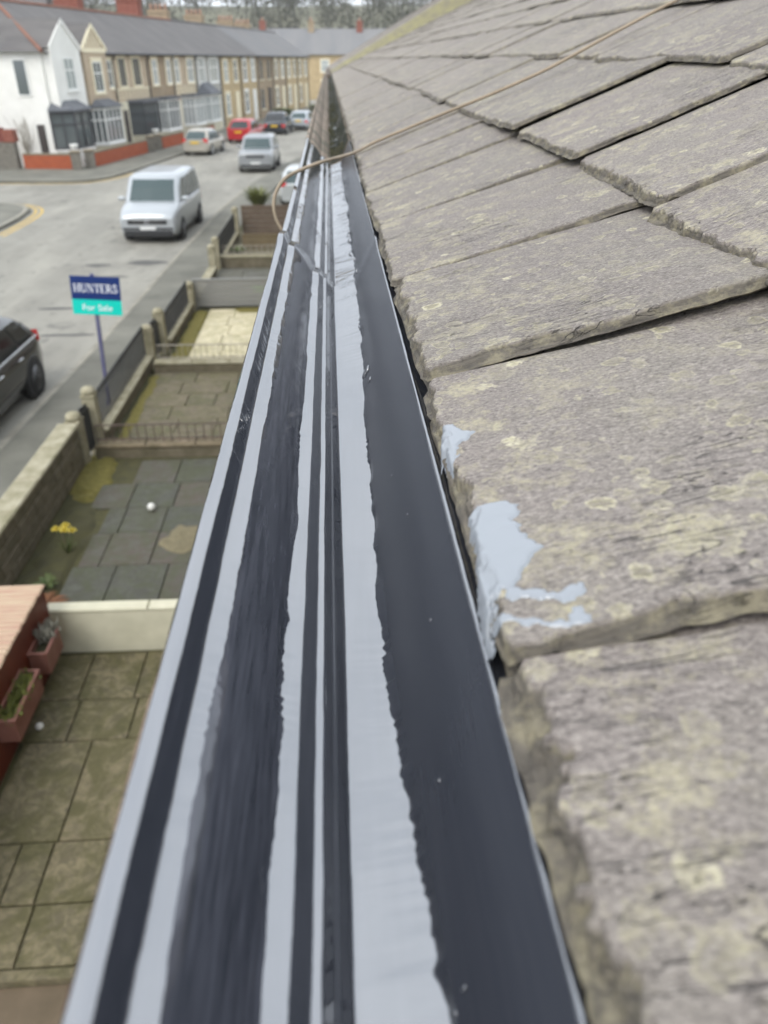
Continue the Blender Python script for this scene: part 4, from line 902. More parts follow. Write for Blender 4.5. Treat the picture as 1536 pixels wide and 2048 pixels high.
vehicle('family_car', (-6.35, 65.6), R(10), dict(HATCH, H=1.56, tail=1.02, lampz=1.02, lamph=0.16, platez=0.70, W=1.84, L=4.4), red_p, 'bright red hatchback with a yellow rear plate', 'car', dark_glass=True)
vehicle('family_car', (-4.30, 73.0), R(6), dict(HATCH, H=1.62, belt=1.0, L=4.5, W=1.88), dark_p, 'dark charcoal car parked beyond the red one', 'car', dark_glass=True)
vehicle('family_car', (-2.35, 77.0), R(10), dict(HATCH, H=1.5, bumper=M_TRIM, tail=0.95, platez=0.72), carpaint('pale_blue_silver_paint', (0.40, 0.43, 0.45, 1), 0.3), 'pale silver car furthest up the street with a dark bumper', 'car')
vehicle('family_car', (-6.42, 12.45), R(181), dict(HATCH, L=4.3, H=1.52, belt=0.98, tail=0.98, lampz=0.98, lamph=0.20, trim=M_CHROME, win=[0.03, 0.36, 0.38, 0.68, 0.71, 0.95], cab=(0.95, 0.25, -1.45, -2.05), hmat=M_CHROME, wr=0.34), black_p, 'black car with chrome window line parked at the near kerb, cut by the left edge', 'car', dark_glass=True)
vehicle('family_car', (-1.15, 36.3), R(4), dict(HATCH, tail=0.98, lampz=1.0, lamph=0.16, H=1.5), carpaint('white_paint', (0.50, 0.52, 0.51, 1), 0.2), 'white hatchback half hidden behind the gutter beside the spiky shrub', 'car')
# ------------------------------------------------------------------ near house walls and the next roof beyond ours
M_RENDER = plain('rough_render', (0.26, 0.235, 0.19, 1), 0.9, scale=3, c2=(0.20, 0.18, 0.14, 1), bump=0.4)
b = MB(); b.box(0.08, -3.0, -0.3, 7.6, 18.42, 4.88); house_child(b.build('wall', M_RENDER))
b = MB(); b.prism([(ROOF_TOP - 0.02, roof_z(ROOF_TOP, 5) - 0.03), (ROOF_TOP + 0.06, roof_z(ROOF_TOP, 5) + 0.07), (ROOF_TOP + 0.16, roof_z(ROOF_TOP, 5) - 0.0), (7.7, 5.0), (7.6, 4.9)], -0.9, 18.42); house_child(b.build('rear_roof', M_SLATE))
NB = empty('terraced_house', (0.3, 28.0, 0), 0, 'adjoining house whose roof rises beyond the mossy joint line', 'house')
def nb_child(o): o.parent = NB; o.matrix_parent_inverse = Matrix.Translation(NB.location).inverted(); return o
NBP, NBX = 0.535, 4.1
def nbz(x): return CAMZ - 0.20 + NBP * (x - 0.06)
nb_child(MB().box(0.08, 18.46, -0.3, 7.4, 37.5, 4.9).build('wall', M_RENDER))
nbd = nb_child(MB().prism([(0.09, nbz(0.09) - 0.06), (NBX, nbz(NBX) - 0.06), (7.4, 4.95), (7.3, 4.85), (0.2, 4.85)], 18.5, 37.5).build('roof', M_DECK))
sl = MB(); rr = random.Random(3)
c = 0
while 0.05 + c * 0.26 < NBX:
    y = 18.48 + (0.17 if c % 2 else 0)
    while y < 37.4:
        x = 0.05 + c * 0.26; T = 0.012; z = nbz(x) + rr.uniform(0, 0.004)
        w = 0.35; x2 = x + 0.36; z2 = nbz(x2) - 0.014
        sl.add([(x, y, z - T), (x, y + w, z - T), (x2, y + w, z2 - T), (x2, y, z2 - T), (x, y, z), (x, y + w, z), (x2, y + w, z2), (x2, y, z2)], [(4, 5, 6, 7), (0, 1, 5, 4), (3, 0, 4, 7), (1, 2, 6, 5)]); y += 0.354
    c += 1
o = sl.build('slate_rows', M_SLATE); o['kind'] = 'stuff'; nb_child(o)
# mortar and moss fillet on the joint between the two roofs
rows = []
for k in range(120):
    s = k / 119; x = 0.06 + s * (NBX - 0.06); za = roof_z(x, 18.3) + 0.004; zb = nbz(x) + 0.012; n_ = 0.035 * abs(nz(x * 7, 3)) + 0.012 * nz(x * 30, 1)
    rows.append([(x, 18.30 - n_, za - 0.01), (x, 18.34, za + 0.02 + n_), (x, 18.42, max(za + 0.04, zb - 0.02)), (x, 18.48, zb + 0.3 * n_), (x, 18.54, zb - 0.02)])
M_FILLET = plain('mossy_mortar', (0.27, 0.25, 0.13, 1), 0.95, scale=10, c2=(0.20, 0.18, 0.13, 1), bump=0.7, dist=0.02)
o = house_child(mesh_obj('mortar_joint', grid_mesh('mortar_joint', rows, M_FILLET))); o['label'] = 'mossy mortar line where the next roof begins'
nb_child(MB().box(-0.07, 18.5, 4.88, 0.06, 37.4, 4.97).build('gutter', plain('old_gutter', (0.10, 0.075, 0.055, 1), 0.8, scale=5, c2=(0.15, 0.12, 0.09, 1))))
def front_opening(child, y0, y1, z0, z1, door=False):
    fr = child(MB().box(0.03, y0, z0, 0.0785, y1, z1).build('door' if door else 'window', plain('dark_red_door', (0.12, 0.03, 0.025, 1), 0.5) if door else plain('white_frame', (0.78, 0.78, 0.74, 1), 0.5)))
    if not door:
        for a_, b_ in ((y0 + 0.07, (y0 + y1) / 2 - 0.03), ((y0 + y1) / 2 + 0.03, y1 - 0.07)):
            p_ = MB().box(0.024, a_, z0 + 0.07, 0.029, b_, z1 - 0.07).build('pane', plain('window_glass', (0.10, 0.115, 0.115, 1), 0.08, ior=1.7)); p_.parent = fr
        p_ = MB().box(-0.03, y0 - 0.08, z0 - 0.09, 0.0785, y1 + 0.08, z0 - 0.002).build('sill', M_COPE); p_.parent = fr
for k_ in range(9):
    yb_ = -1.2 + 4.25 * k_; ch_ = house_child if yb_ + 3.2 < 18.3 else nb_child
    if yb_ + 3.4 > 37: break
    front_opening(ch_, yb_ + 0.5, yb_ + 1.7, 2.95, 4.4); front_opening(ch_, yb_ + 0.5, yb_ + 1.9, 0.75, 2.3); front_opening(ch_, yb_ + 2.4, yb_ + 3.3, 0.02, 2.1, True)
# ------------------------------------------------------------------ the terrace across the road
UX, UY = 0.1975, 0.980; AZ = math.atan2(UY, UX); P0 = (-15.1, 50.7)
def tpos(t, off=0.0): return (P0[0] + UX * t + UY * off, P0[1] + UY * t - UX * off, 0)
M_WHITE = plain('white_render', (0.80, 0.79, 0.74, 1), 0.85, scale=1.2, c2=(0.70, 0.69, 0.64, 1), bump=0.2)
M_TAN = plain('tan_render', (0.50, 0.40, 0.285, 1), 0.9, scale=2, c2=(0.42, 0.335, 0.235, 1), bump=0.2)
M_TIMBER = plain('cream_timber', (0.78, 0.70, 0.50, 1), 0.7); M_OCHRE = plain('ochre_stone', (0.50, 0.38, 0.215, 1), 0.9, scale=2.0, c2=(0.39, 0.295, 0.165, 1), bump=0.4)
M_BROWN = plain('brown_stone', (0.38, 0.29, 0.19, 1), 0.9, scale=2.0, c2=(0.26, 0.20, 0.13, 1), bump=0.4)
M_FROOF = plain('far_slate', (0.140, 0.130, 0.122, 1), 0.8, scale=1.6, c2=(0.086, 0.080, 0.077, 1), stretch=(1, 0.25, 0.25), bump=0.2)
M_FROOF2 = plain('far_slate_grey', (0.135, 0.135, 0.138, 1), 0.8, scale=1.2, c2=(0.165, 0.155, 0.145, 1), stretch=(1, 0.25, 0.25))
M_LEAD = plain('bay_roof_slate', (0.085, 0.09, 0.10, 1), 0.6, scale=4, c2=(0.12, 0.125, 0.135, 1)); M_UPVC = plain('white_frame', (0.78, 0.78, 0.74, 1), 0.5)
M_DFRAME = plain('dark_frame', (0.045, 0.045, 0.05, 1), 0.5); M_PANE = plain('window_glass', (0.10, 0.115, 0.115, 1), 0.08, ior=1.7); M_PANE_L = plain('curtained_glass', (0.34, 0.37, 0.36, 1), 0.15, ior=1.6)
M_RIDGE = plain('terracotta_ridge', (0.25, 0.11, 0.07, 1), 0.8, scale=3, c2=(0.19, 0.09, 0.06, 1)); M_BRICK = plain('red_brick', (0.26, 0.095, 0.065, 1), 0.9, scale=4, c2=(0.20, 0.06, 0.04, 1), bump=0.3)
M_POT = plain('chimney_pot', (0.46, 0.27, 0.19, 1), 0.8); M_DOOR = plain('door_dark', (0.05, 0.04, 0.035, 1), 0.5); M_PINKDOOR = plain('pink_panel', (0.45, 0.28, 0.24, 1), 0.7); M_CREAMWALL = plain('cream_render', (0.62, 0.58, 0.44, 1), 0.85, scale=1.5, c2=(0.55, 0.51, 0.38, 1))
M_STONEG = plain('grey_rubble', (0.22, 0.20, 0.165, 1), 0.9, scale=5, c2=(0.12, 0.11, 0.09, 1), bump=0.6, dist=0.03)
EAVE = 5.72
def window(parent, x0, x1, z0, z1, frame, glass, y=0.0, surround=None, mull=1, transom=None, arch=False):
    """faces -y: surround proud of the wall, frame bars, recessed glass"""
    if surround:
        s = MB(); w = 0.14; s.box(x0 - w, y - 0.07, z0 - 0.14, x1 + w, y - 0.002, z0).box(x0 - w, y - 0.07, z1, x1 + w, y - 0.002, z1 + 0.2).box(x0 - w, y - 0.06, z0, x0, y - 0.002, z1).box(x1, y - 0.06, z0, x1 + w, y - 0.002, z1); s.build('window_surround', surround, parent)
    f = MB(); t = 0.075; y0, y1 = y - 0.045, y - 0.002
    f.box(x0, y0, z0, x0 + t, y1, z1).box(x1 - t, y0, z0, x1, y1, z1).box(x0 + t, y0, z0, x1 - t, y1, z0 + t).box(x0 + t, y0, z1 - t, x1 - t, y1, z1)
    for k in range(1, mull + 1):
        if mull: xm = x0 + (x1 - x0) * k / (mull + 1); f.box(xm - t * 0.4, y0 + 0.004, z0 + t, xm + t * 0.4, y1, z1 - t)
    zt = z0 + (z1 - z0) * (transom if transom else 0.62); f.box(x0 + t, y0 + 0.006, zt - t * 0.45, x1 - t, y1 - 0.004, zt + t * 0.45)
    fo_ = f.build('window', frame, parent)
    MB().box(x0 + 0.02, y - 0.022, z0 + 0.02, x1 - 0.02, y - 0.004, z1 - 0.02).build('pane', glass, fo_)
    if not surround: MB().box(x0 - 0.08, y - 0.11, z0 - 0.10, x1 + 0.08, y - 0.003, z0 - 0.002).build('sill', M_UPVC if frame is not M_DFRAME else M_TIMBER, fo_)
    return fo_
def bay(parent, x0, x1, z0, z1, d, frame, glass, base, roof='flat', n=3, roofh=0.8):
    """half-hexagon bay: base wall, glazed faces with bars, roof"""
    s = min(0.62, (x1 - x0) * 0.25); poly = [(x0, 0.0), (x0 + s, -d), (x1 - s, -d), (x1, 0.0)]
    grow = lambda g: [(x0 - g, 0.0), (x0 + s - g * 0.4, -d - g), (x1 - s + g * 0.4, -d - g), (x1 + g, 0.0)]
    root_ = MB().prism(poly, -0.2, z0, 'z').build('bay_window', base, parent)
    MB().prism(grow(0.07), z0 + 0.001, z0 + 0.09, 'z').build('sill', M_UPVC if frame is not M_DFRAME else base, root_)
    inner = [(x0 + 0.05, 0.0), (x0 + s + 0.03, -d + 0.06), (x1 - s - 0.03, -d + 0.06), (x1 - 0.05, 0.0)]
    MB().prism(inner, z0 + 0.09, z1, 'z').build('pane', glass, root_)
    f = MB()
    for (a, b_) in zip(poly[:-1], poly[1:]):
        A, B = Vector(a), Vector(b_); dv = B - A; L = dv.length; dv.normalize(); nn = Vector((dv.y, -dv.x)); m = 1 if L < 1.0 else n
        for k in range(m + 1):
            p = A + (B - A) * (k / m); w = 0.055 if k in (0, m) else 0.035
            f.prism([tuple(p - dv * w - nn * 0.03), tuple(p + dv * w - nn * 0.03), tuple(p + dv * w + nn * 0.02), tuple(p - dv * w + nn * 0.02)], z0 + 0.09, z1, 'z')
        for zz, h in ((z0 + 0.09, 0.09), (z0 + (z1 - z0) * 0.66, 0.07), (z1 - 0.12, 0.12)):
            f.prism([tuple(A - nn * 0.03), tuple(B - nn * 0.03), tuple(B + nn * 0.015), tuple(A + nn * 0.015)], zz, zz + h, 'z')
    f.build('frame', frame, root_)
    r_ = MB(); e = grow(0.16)
    if roof == 'hip':
        zt = z1 + roofh; top = [(x0 + s + 0.3, 0.0), (x1 - s - 0.3, 0.0)]
        v = [(x, y, z1) for x, y in e] + [(x, y, z1 + 0.09) for x, y in e] + [(top[0][0], -0.01, zt), (top[1][0], -0.01, zt)]
        r_.add(v, [(0, 1, 5, 4), (1, 2, 6, 5), (2, 3, 7, 6), (3, 2, 1, 0), (4, 5, 8), (5, 6, 9, 8), (6, 7, 9), (4, 8, 9, 7), (0, 4, 7, 3)])
    else: r_.prism(e, z1 + 0.001, z1 + 0.16, 'z')
    r_.build('bay_roof', M_LEAD, root_)
    return root_
def chimney(parent, x, y, z, w, d, h, mat=None, pots=4):
    c_ = MB().box(x - w / 2, y - d / 2, z - 0.8, x + w / 2, y + d / 2, z + h).box(x - w / 2 - 0.06, y - d / 2 - 0.06, z + h - 0.22, x + w / 2 + 0.06, y + d / 2 + 0.06, z + h - 0.08).build('chimney', mat or M_BRICK, parent)
    for k in range(pots):
        MB().lathe([(0.13, z + h), (0.11, z + h + 0.35), (0.14, z + h + 0.42), (0.10, z + h + 0.43)], (x, y - d / 2 + d * (k + 0.5) / pots, 0), 8).build('chimney_pot', M_POT, c_)
def opp_house(t0, t1, wall, label, roofmat=None, ridge=True, hip=False):
    w = t1 - t0; root = empty('terraced_house', tpos(t0), AZ, label, 'house', 'terrace across the road')
    MB().box(0.01, 0, -0.3, w - 0.01, 8.0, EAVE).build('wall', wall, root)
    rm = roofmat or M_FROOF; RID = 8.15; o_ = 0.32
    r_ = MB()
    if hip:
        a = 3.4
        v = [(-o_, -o_, EAVE - 0.12), (w, -o_, EAVE - 0.12), (w, 4, RID), (a, 4, RID), (-o_, 8 + o_, EAVE - 0.12), (w, 8 + o_, EAVE - 0.12)]
        r_.add(v, [(0, 1, 2, 3), (0, 3, 4), (3, 2, 5, 4), (0, 4, 5, 1)])
        v2 = [(x, y, z - 0.02) for x, y, z in v]
    else:
        v = [(0.0, -o_, EAVE - 0.12), (w, -o_, EAVE - 0.12), (w, 4, RID), (0.0, 4, RID), (0.0, 8 + o_, EAVE - 0.12), (w, 8 + o_, EAVE - 0.12), (0.0, -o_, EAVE - 0.24), (w, -o_, EAVE - 0.24), (w, 8 + o_, EAVE - 0.24), (0.0, 8 + o_, EAVE - 0.24)]
        r_.add(v, [(0, 1, 2, 3), (3, 2, 5, 4), (0, 6, 7, 1), (6, 9, 8, 7), (4, 5, 8, 9), (0, 3, 4, 9, 6), (1, 7, 8, 5, 2)])
    ro = r_.build('roof', rm, root)
    if hip:
        rd = MB().tube([(-o_, -o_, EAVE - 0.08), (3.4, 4, RID + 0.04)], 0.10, 6).tube([(3.4, 4, RID + 0.04), (w, 4, RID + 0.04)], 0.10, 6)
    else: rd = MB().tube([(0, 4, RID + 0.02), (w, 4, RID + 0.02)], 0.10, 6)
    rd.build('ridge_tiles', M_RIDGE if ridge else rm, ro)
    MB().tube([(0.02, -o_ - 0.05, EAVE - 0.16), (w - 0.02, -o_ - 0.05, EAVE - 0.16)], 0.07, 6).build('gutter', M_DFRAME, ro)
    MB().tube([(w - 0.12, -0.30, EAVE - 0.2), (w - 0.12, -0.09, EAVE - 0.55), (w - 0.12, -0.09, 0.0)], 0.05, 6).build('downpipe', M_DFRAME, root)
    return root
def front_gable(root, x0, x1, zp, wall, barge, y=-0.55, timber=False):
    xm = (x0 + x1) / 2; zs = EAVE + 0.02
    MB().prism([(x0, 2.6), (x1, 2.6), (x1, zs), (xm, zp), (x0, zs)], y, 0.5, 'y').build('gable', wall, root)
    for s_, xa_ in ((1, x0), (-1, x1)):
        MB().prism([(xa_ - s_ * 0.12, zs - 0.10), (xm, zp - 0.0), (xm, zp + 0.24), (xa_ - s_ * 0.12, zs + 0.14)], y - 0.07, y - 0.002, 'y').build('bargeboard', barge, root)
    g_ = MB()
    v = [(x0 - 0.14, y - 0.05, zs + 0.06), (xm, y - 0.05, zp + 0.26), (x1 + 0.14, y - 0.05, zs + 0.06), (x0 - 0.14, 1.6, zs + 0.06), (xm, 3.4, zp + 0.26), (x1 + 0.14, 1.6, zs + 0.06)]
    g_.add(v, [(0, 1, 4, 3), (1, 2, 5, 4)]); g_.build('gable_roof', M_FROOF, root)
    if timber:
        for k in (-1, -0.5, 0.5, 1, 0):
            x = xm + k * (x1 - x0) * 0.27; MB().box(x - 0.06, y - 0.045, zs + 0.12, x + 0.06, y - 0.0025, zs + 0.15 + (1 - abs(k) * 0.55) * (zp - zs - 0.35)).build('timber', M_TIMBER, root)
        MB().box(x0, y - 0.055, zs - 0.14, x1, y - 0.0025, zs + 0.10).build('timber', M_TIMBER, root)
# white end house
h = opp_house(-1.6, 2.0, M_WHITE, 'white rendered end house with a plain gable and dark bay, on the corner', hip=True)
front_gable(h, 0.15, 3.45, 6.95, M_WHITE, M_WHITE)
window(h, 1.3, 2.45, 3.75, 5.35, M_UPVC, M_PANE_L, y=-0.55)
bay(h, -0.2, 2.9, 0.75, 2.75, 1.1, M_DFRAME, M_PANE, M_WHITE, 'hip', 2, 0.85)
MB().box(2.9, -0.03, 0.0, 3.55, -0.002, 2.1).build('door', M_DOOR, h)
for (ya, yb, za, zb, gm) in ((0.9, 1.7, 3.5, 5.3, M_PANE), (0.55, 1.0, 0.1, 2.1, M_DOOR), (4.6, 5.6, 1.0, 2.4, M_PANE_L)):
    f = MB().box(-0.045, ya, za, -0.002, yb, zb).build('window' if gm is not M_DOOR else 'door', M_UPVC if gm is not M_DOOR else M_DOOR, h)
    MB().box(-0.055, ya + 0.08, za + 0.08, -0.046, yb - 0.08, zb - 0.08).build('pane', gm, f)
# half-timbered gable house
h = opp_house(2.0, 7.1, M_TAN, 'tan house with a cream half-timbered gable and white bay, next to the white house')
front_gable(h, 0.25, 3.15, 6.85, M_TAN, M_TIMBER, timber=True)
window(h, 1.1, 2.25, 3.55, 5.15, M_UPVC, M_PANE, y=-0.55, surround=M_TIMBER)
window(h, 4.05, 4.85, 3.7, 5.2, M_UPVC, M_PANE, surround=M_TIMBER)
bay(h, 0.0, 3.5, 0.72, 2.75, 1.1, M_UPVC, M_PANE, M_CREAMWALL, 'hip', 4, 0.7)
MB().box(3.9, -0.10, -0.2, 5.05, -0.003, 2.9).build('porch_wall', M_CREAMWALL, h); MB().box(4.15, -0.13, 0.0, 4.8, -0.102, 2.35).build('door', M_DOOR, h)
# timbered house with dark bay
h = opp_house(7.1, 12.6, M_TAN, 'tan house with cream timber uprights and a dark bay window')
for (a, b_) in ((0.75, 1.75), (2.95, 4.15)): window(h, a, b_, 3.75, 5.3, M_DFRAME, M_PANE, surround=M_TIMBER)
for k in range(9): MB().box(0.2 + k * 0.6, -0.035, 2.95, 0.32 + k * 0.6, -0.003, 3.5).build('timber', M_TIMBER, h)
MB().box(0.05, -0.045, 3.5, 5.4, -0.0035, 3.6).build('timber', M_TIMBER, h)
bay(h, 1.5, 5.2, 0.7, 2.75, 0.8, M_DFRAME, M_PANE, M_CREAMWALL, 'flat', 4); MB().box(0.05, -0.10, -0.2, 1.3, -0.003, 2.85).build('porch_wall', M_CREAMWALL, h); MB().box(0.35, -0.13, 0.0, 1.0, -0.102, 2.35).build('door', M_DOOR, h)
# brown stone house
h = opp_house(12.6, 17.3, M_BROWN, 'brown stone house with cream arched window surrounds and white bay')
for (a, b_) in ((0.75, 1.7), (3.4, 4.3)): window(h, a, b_, 3.7, 5.25, M_UPVC, M_PANE_L, surround=M_TIMBER)
bay(h, 0.2, 3.8, 0.7, 2.75, 0.8, M_UPVC, M_PANE, M_CREAMWALL, 'flat', 4); MB().box(3.95, -0.13, 0.0, 4.6, -0.003, 2.5).build('door', M_CREAMWALL, h)
h = opp_house(17.3, 22.2, M_TAN, 'tan house with close cream timber strips under its upper windows')
for (a, b_) in ((0.3, 1.3), (3.0, 4.5)): window(h, a, b_, 3.7, 5.3, M_UPVC, M_PANE_L, surround=M_TIMBER)
for k in range(10): MB().box(0.1 + k * 0.47, -0.035, 2.9, 0.26 + k * 0.47, -0.003, 3.5).build('timber', M_TIMBER, h)
bay(h, 1.2, 4.7, 0.7, 2.75, 0.8, M_UPVC, M_PANE_L, M_CREAMWALL, 'flat', 3); MB().box(0.2, -0.13, 0.0, 0.95, -0.003, 2.5).build('door', M_CREAMWALL, h)
h = opp_house(22.2, 28.5, plain('grey_render', (0.42, 0.41, 0.37, 1), 0.9, scale=2, c2=(0.36, 0.35, 0.31, 1)), 'pale grey house with a pointed slate roof over its white bay')
for (a, b_) in ((0.8, 2.2), (3.6, 5.6)): window(h, a, b_, 3.6, 5.35, M_UPVC, M_PANE_L, surround=M_UPVC)
bay(h, 0.2, 3.8, 0.7, 2.75, 0.8, M_UPVC, M_PANE_L, M_CREAMWALL, 'hip', 3, 0.9); MB().box(4.6, -0.13, 0.0, 5.5, -0.003, 2.6).build('door', M_TIMBER, h)
specs = [(28.5, 34.5, M_OCHRE, M_TIMBER, 'ochre stone house with tall cream door surround'), (34.5, 40.2, M_OCHRE, M_UPVC, 'ochre stone house with one slim white window above another'), (40.2, 46.2, M_BROWN, None, 'dark brown stone house with unpainted windows'),
         (46.2, 52.0, M_BROWN, M_TIMBER, 'brown stone house with a cream window at its far side'), (52.0, 57.6, M_OCHRE, M_TIMBER, 'ochre stone house with bright cream window surrounds'), (57.6, 63.6, M_OCHRE, M_TIMBER, 'last stone house of the terrace with paired cream windows')]
for i, (a, b_, wm, sr, lab) in enumerate(specs):
    h = opp_house(a, b_, wm, lab, M_FROOF2 if i > 1 else None, ridge=False); w = b_ - a
    for j, f in enumerate((0.16, 0.64)):
        x = w * f; gl = M_PANE_L if sr and (i + j) % 2 == 0 else M_PANE
        for (z0, z1) in ((3.5, 5.2), (0.8, 2.6)):
            if j == 1 and z0 < 1: MB().box(x, -0.12, 0.0, x + 1.0, -0.003, 2.7).build('door', sr or M_DOOR, h)
            else: window(h, x, x + 1.15, z0, z1, M_UPVC if sr else M_DFRAME, gl, surround=sr)
for t, yy, w_, hh, mt in ((12.4, 4.9, 0.9, 1.7, None), (22.4, 4.9, 0.9, 1.4, None), (28.4, 4.9, 0.8, 0.9, M_BROWN), (36.9, 4.8, 0.8, 0.9, M_BROWN), (46.5, 4.8, 0.8, 0.8, M_BROWN), (52.6, 4.8, 0.8, 0.7, M_BROWN)):
    ch = empty('chimney_stack', tpos(t, -yy), AZ, {12.4: 'big red brick chimney nearest the white house', 22.4: 'second red brick chimney along the terrace ridge', 28.4: 'brown chimney right beside the second red one', 36.9: 'brown chimney with pale pots mid-way along the ridge', 46.5: 'brown chimney second from the far end of the terrace ridge', 52.6: 'last small brown chimney on the terrace ridge'}[t], 'chimney', 'chimneys on the terrace opposite')
    chimney(ch, 0, 0, 8.0, w_, 1.7, hh, mt, 4)
chs = empty('chimney_stack', (-24.6, 58.0, 0), AZ, 'small red chimney top at the far left behind the white house', 'chimney', 'chimneys on the terrace opposite'); chimney(chs, 0, 0, 8.6, 1.0, 1.2, 1.2)
b = MB(); hb = empty('terraced_house', (-30, 56.5, 0), R(4), 'brown roofed house behind the white corner house at the left edge', 'house')
MB().box(0, 0, -0.3, 12, 8, 6.0).build('wall', M_WHITE, hb); MB().prism([(-0.4, 5.9), (8.4, 5.9), (4, 8.9)], -0.3, 12.3, 'x').build('roof', M_FROOF, hb)
# front walls of the terrace: painted brick with stone copings
M_REDWALL = plain('red_painted_brick', (0.36, 0.085, 0.030, 1), 0.8, scale=3, c2=(0.28, 0.062, 0.024, 1), bump=0.3)
M_BCOPE = plain('brown_coping_far', (0.17, 0.14, 0.095, 1), 0.9, scale=4, c2=(0.22, 0.18, 0.12, 1))
for i, (a, b_, lab) in enumerate((((-17.0, 48.0), (-14.3, 47.6), 'red painted wall facing the side road below the white house'), ((-13.4, 48.6), (-12.0, 56.2), 'long red painted wall along the pavement below the half-timbered gable'), ((-11.5, 58.9), (-10.7, 62.8), 'red painted wall just left of the champagne hatchback'), ((-10.4, 64.2), (-9.4, 70.0), 'red painted wall hidden behind the parked red car'))):
    stone_wall('garden_wall', a, b_, 0.24, 0.78, lab, mat=M_REDWALL, cmat=M_BCOPE, clen=1.5, cope=0.10)
for i, (x, y, lab) in enumerate(((-14.05, 47.55, 'rubble pier at the end of the side-road red wall'), (-13.5, 48.3, 'rubble pier at the corner of the long red wall'), (-11.85, 57.0, 'rubble pier in the gap after the long red wall'), (-11.6, 58.3, 'rubble pier before the short red wall'))):
    p = empty('wall_pier', (x, y, 0), R(11), lab, 'pier', 'piers of the red front walls'); MB().box(-0.25, -0.25, -0.3, 0.25, 0.25, 0.82).build('shaft', M_STONEG, p); MB().box(-0.3, -0.3, 0.821, 0.3, 0.3, 0.92, bev=0.03).build('cap', M_BCOPE, p)
for i, (x, y, lab) in enumerate(((-14.35, 48.6, 'white garden urn before the dark bay of the white house'), (-11.9, 59.4, 'white garden urn by the gap in the red walls'))):
    tag(MB().lathe([(0.14, 0), (0.16, 0.05), (0.07, 0.12), (0.07, 0.5), (0.22, 0.75), (0.24, 0.85), (0.20, 0.86)], n=12).build('garden_urn', M_WHITE, None, (x, y, 0.3)), lab, 'urn')
sg = empty('garden_wall', (-21.5, 48.3, 0), R(-4), 'tall grey rubble wall topped by a red board at the left edge', 'wall')
MB().box(0, -0.25, -0.3, 4.2, 0.25, 1.35).build('wall_body', M_STONEG, sg); MB().box(0.0, -0.20, 1.352, 3.7, 0.10, 2.05).build('board', plain('brown_red_board', (0.16, 0.035, 0.022, 1), 0.6), sg); MB().box(3.72, -0.3, 1.352, 4.3, 0.3, 1.95).build('end_pier', M_BRICK, sg)
def bare_shrub(loc, h, n, label, mat, seed):
    rs = random.Random(seed); root = empty('bare_shrub', loc, 0, label, 'shrub'); b = MB()
    for k in range(n):
        a = rs.uniform(0, 6.28); p = Vector((0, 0, 0)); d_ = Vector((math.cos(a) * 0.22, math.sin(a) * 0.22, 1)); pts = [p.copy()]
        for q in range(5): p = p + d_ * (h / 5) * rs.uniform(0.7, 1.1); d_ += Vector((rs.uniform(-.25, .25), rs.uniform(-.25, .25), 0)); pts.append(p.copy())
        b.tube(pts, [0.03 * (1 - q / 7) for q in range(6)], 4)
    b.build('branches', mat, root)
bare_shrub((-17.2, 49.6, 0), 2.6, 34, 'pale leafless shrub against the white side wall', plain('pale_twig', (0.42, 0.39, 0.33, 1), 0.9, scale=6, c2=(0.30, 0.27, 0.22, 1)), 2)
# ------------------------------------------------------------------ beyond: cross terrace, hill and woods
far_t = empty('terraced_house', (-16, 138, 0), R(-2), 'distant terrace with a long grey roof crossing the end of the street', 'house')
MB().box(0, 0, -0.3, 60, 8, 6.0).build('wall', M_OCHRE, far_t); MB().prism([(-0.4, 5.9), (8.4, 5.9), (4, 9.4)], -0.3, 60.3, 'x').build('roof', plain('far_slate_blue', (0.16, 0.16, 0.165, 1), 0.8, scale=0.6, c2=(0.20, 0.195, 0.19, 1), stretch=(1, 0.2, 0.2)), far_t)
for k in range(7):
    chimney(far_t, 6 + 7.5 * k, 4, 9.3, 0.9, 1.4, 1.1, M_BROWN if k % 2 else M_BRICK, 3)
for k in range(8):
    window(far_t, 3.0 + 6 * k, 4.2 + 6 * k, 3.6, 5.2, M_UPVC, M_PANE_L, surround=M_TIMBER); window(far_t, 3.0 + 6 * k, 4.2 + 6 * k, 0.8, 2.5, M_UPVC, M_PANE_L, surround=M_TIMBER)
def hill_h(x, y): return -0.4 + 19.0 * sstep(150, 300, y + 0.1 * abs(x)) + 30 * sstep(380, 900, y) + 3.0 * nz(x * 0.006, y * 0.006)*sstep(165, 260, y)
rows = [[(x, y, hill_h(x, y)) for x in range(-500, 501, 25)] for y in range(150, 1100, 25)]
tag(mesh_obj('hill', grid_mesh('hill', rows, plain('hill_grass', (0.13, 0.135, 0.085, 1), 0.95, scale=0.02, c2=(0.17, 0.16, 0.11, 1)))), kind='structure')
rs = random.Random(11); wood = MB()
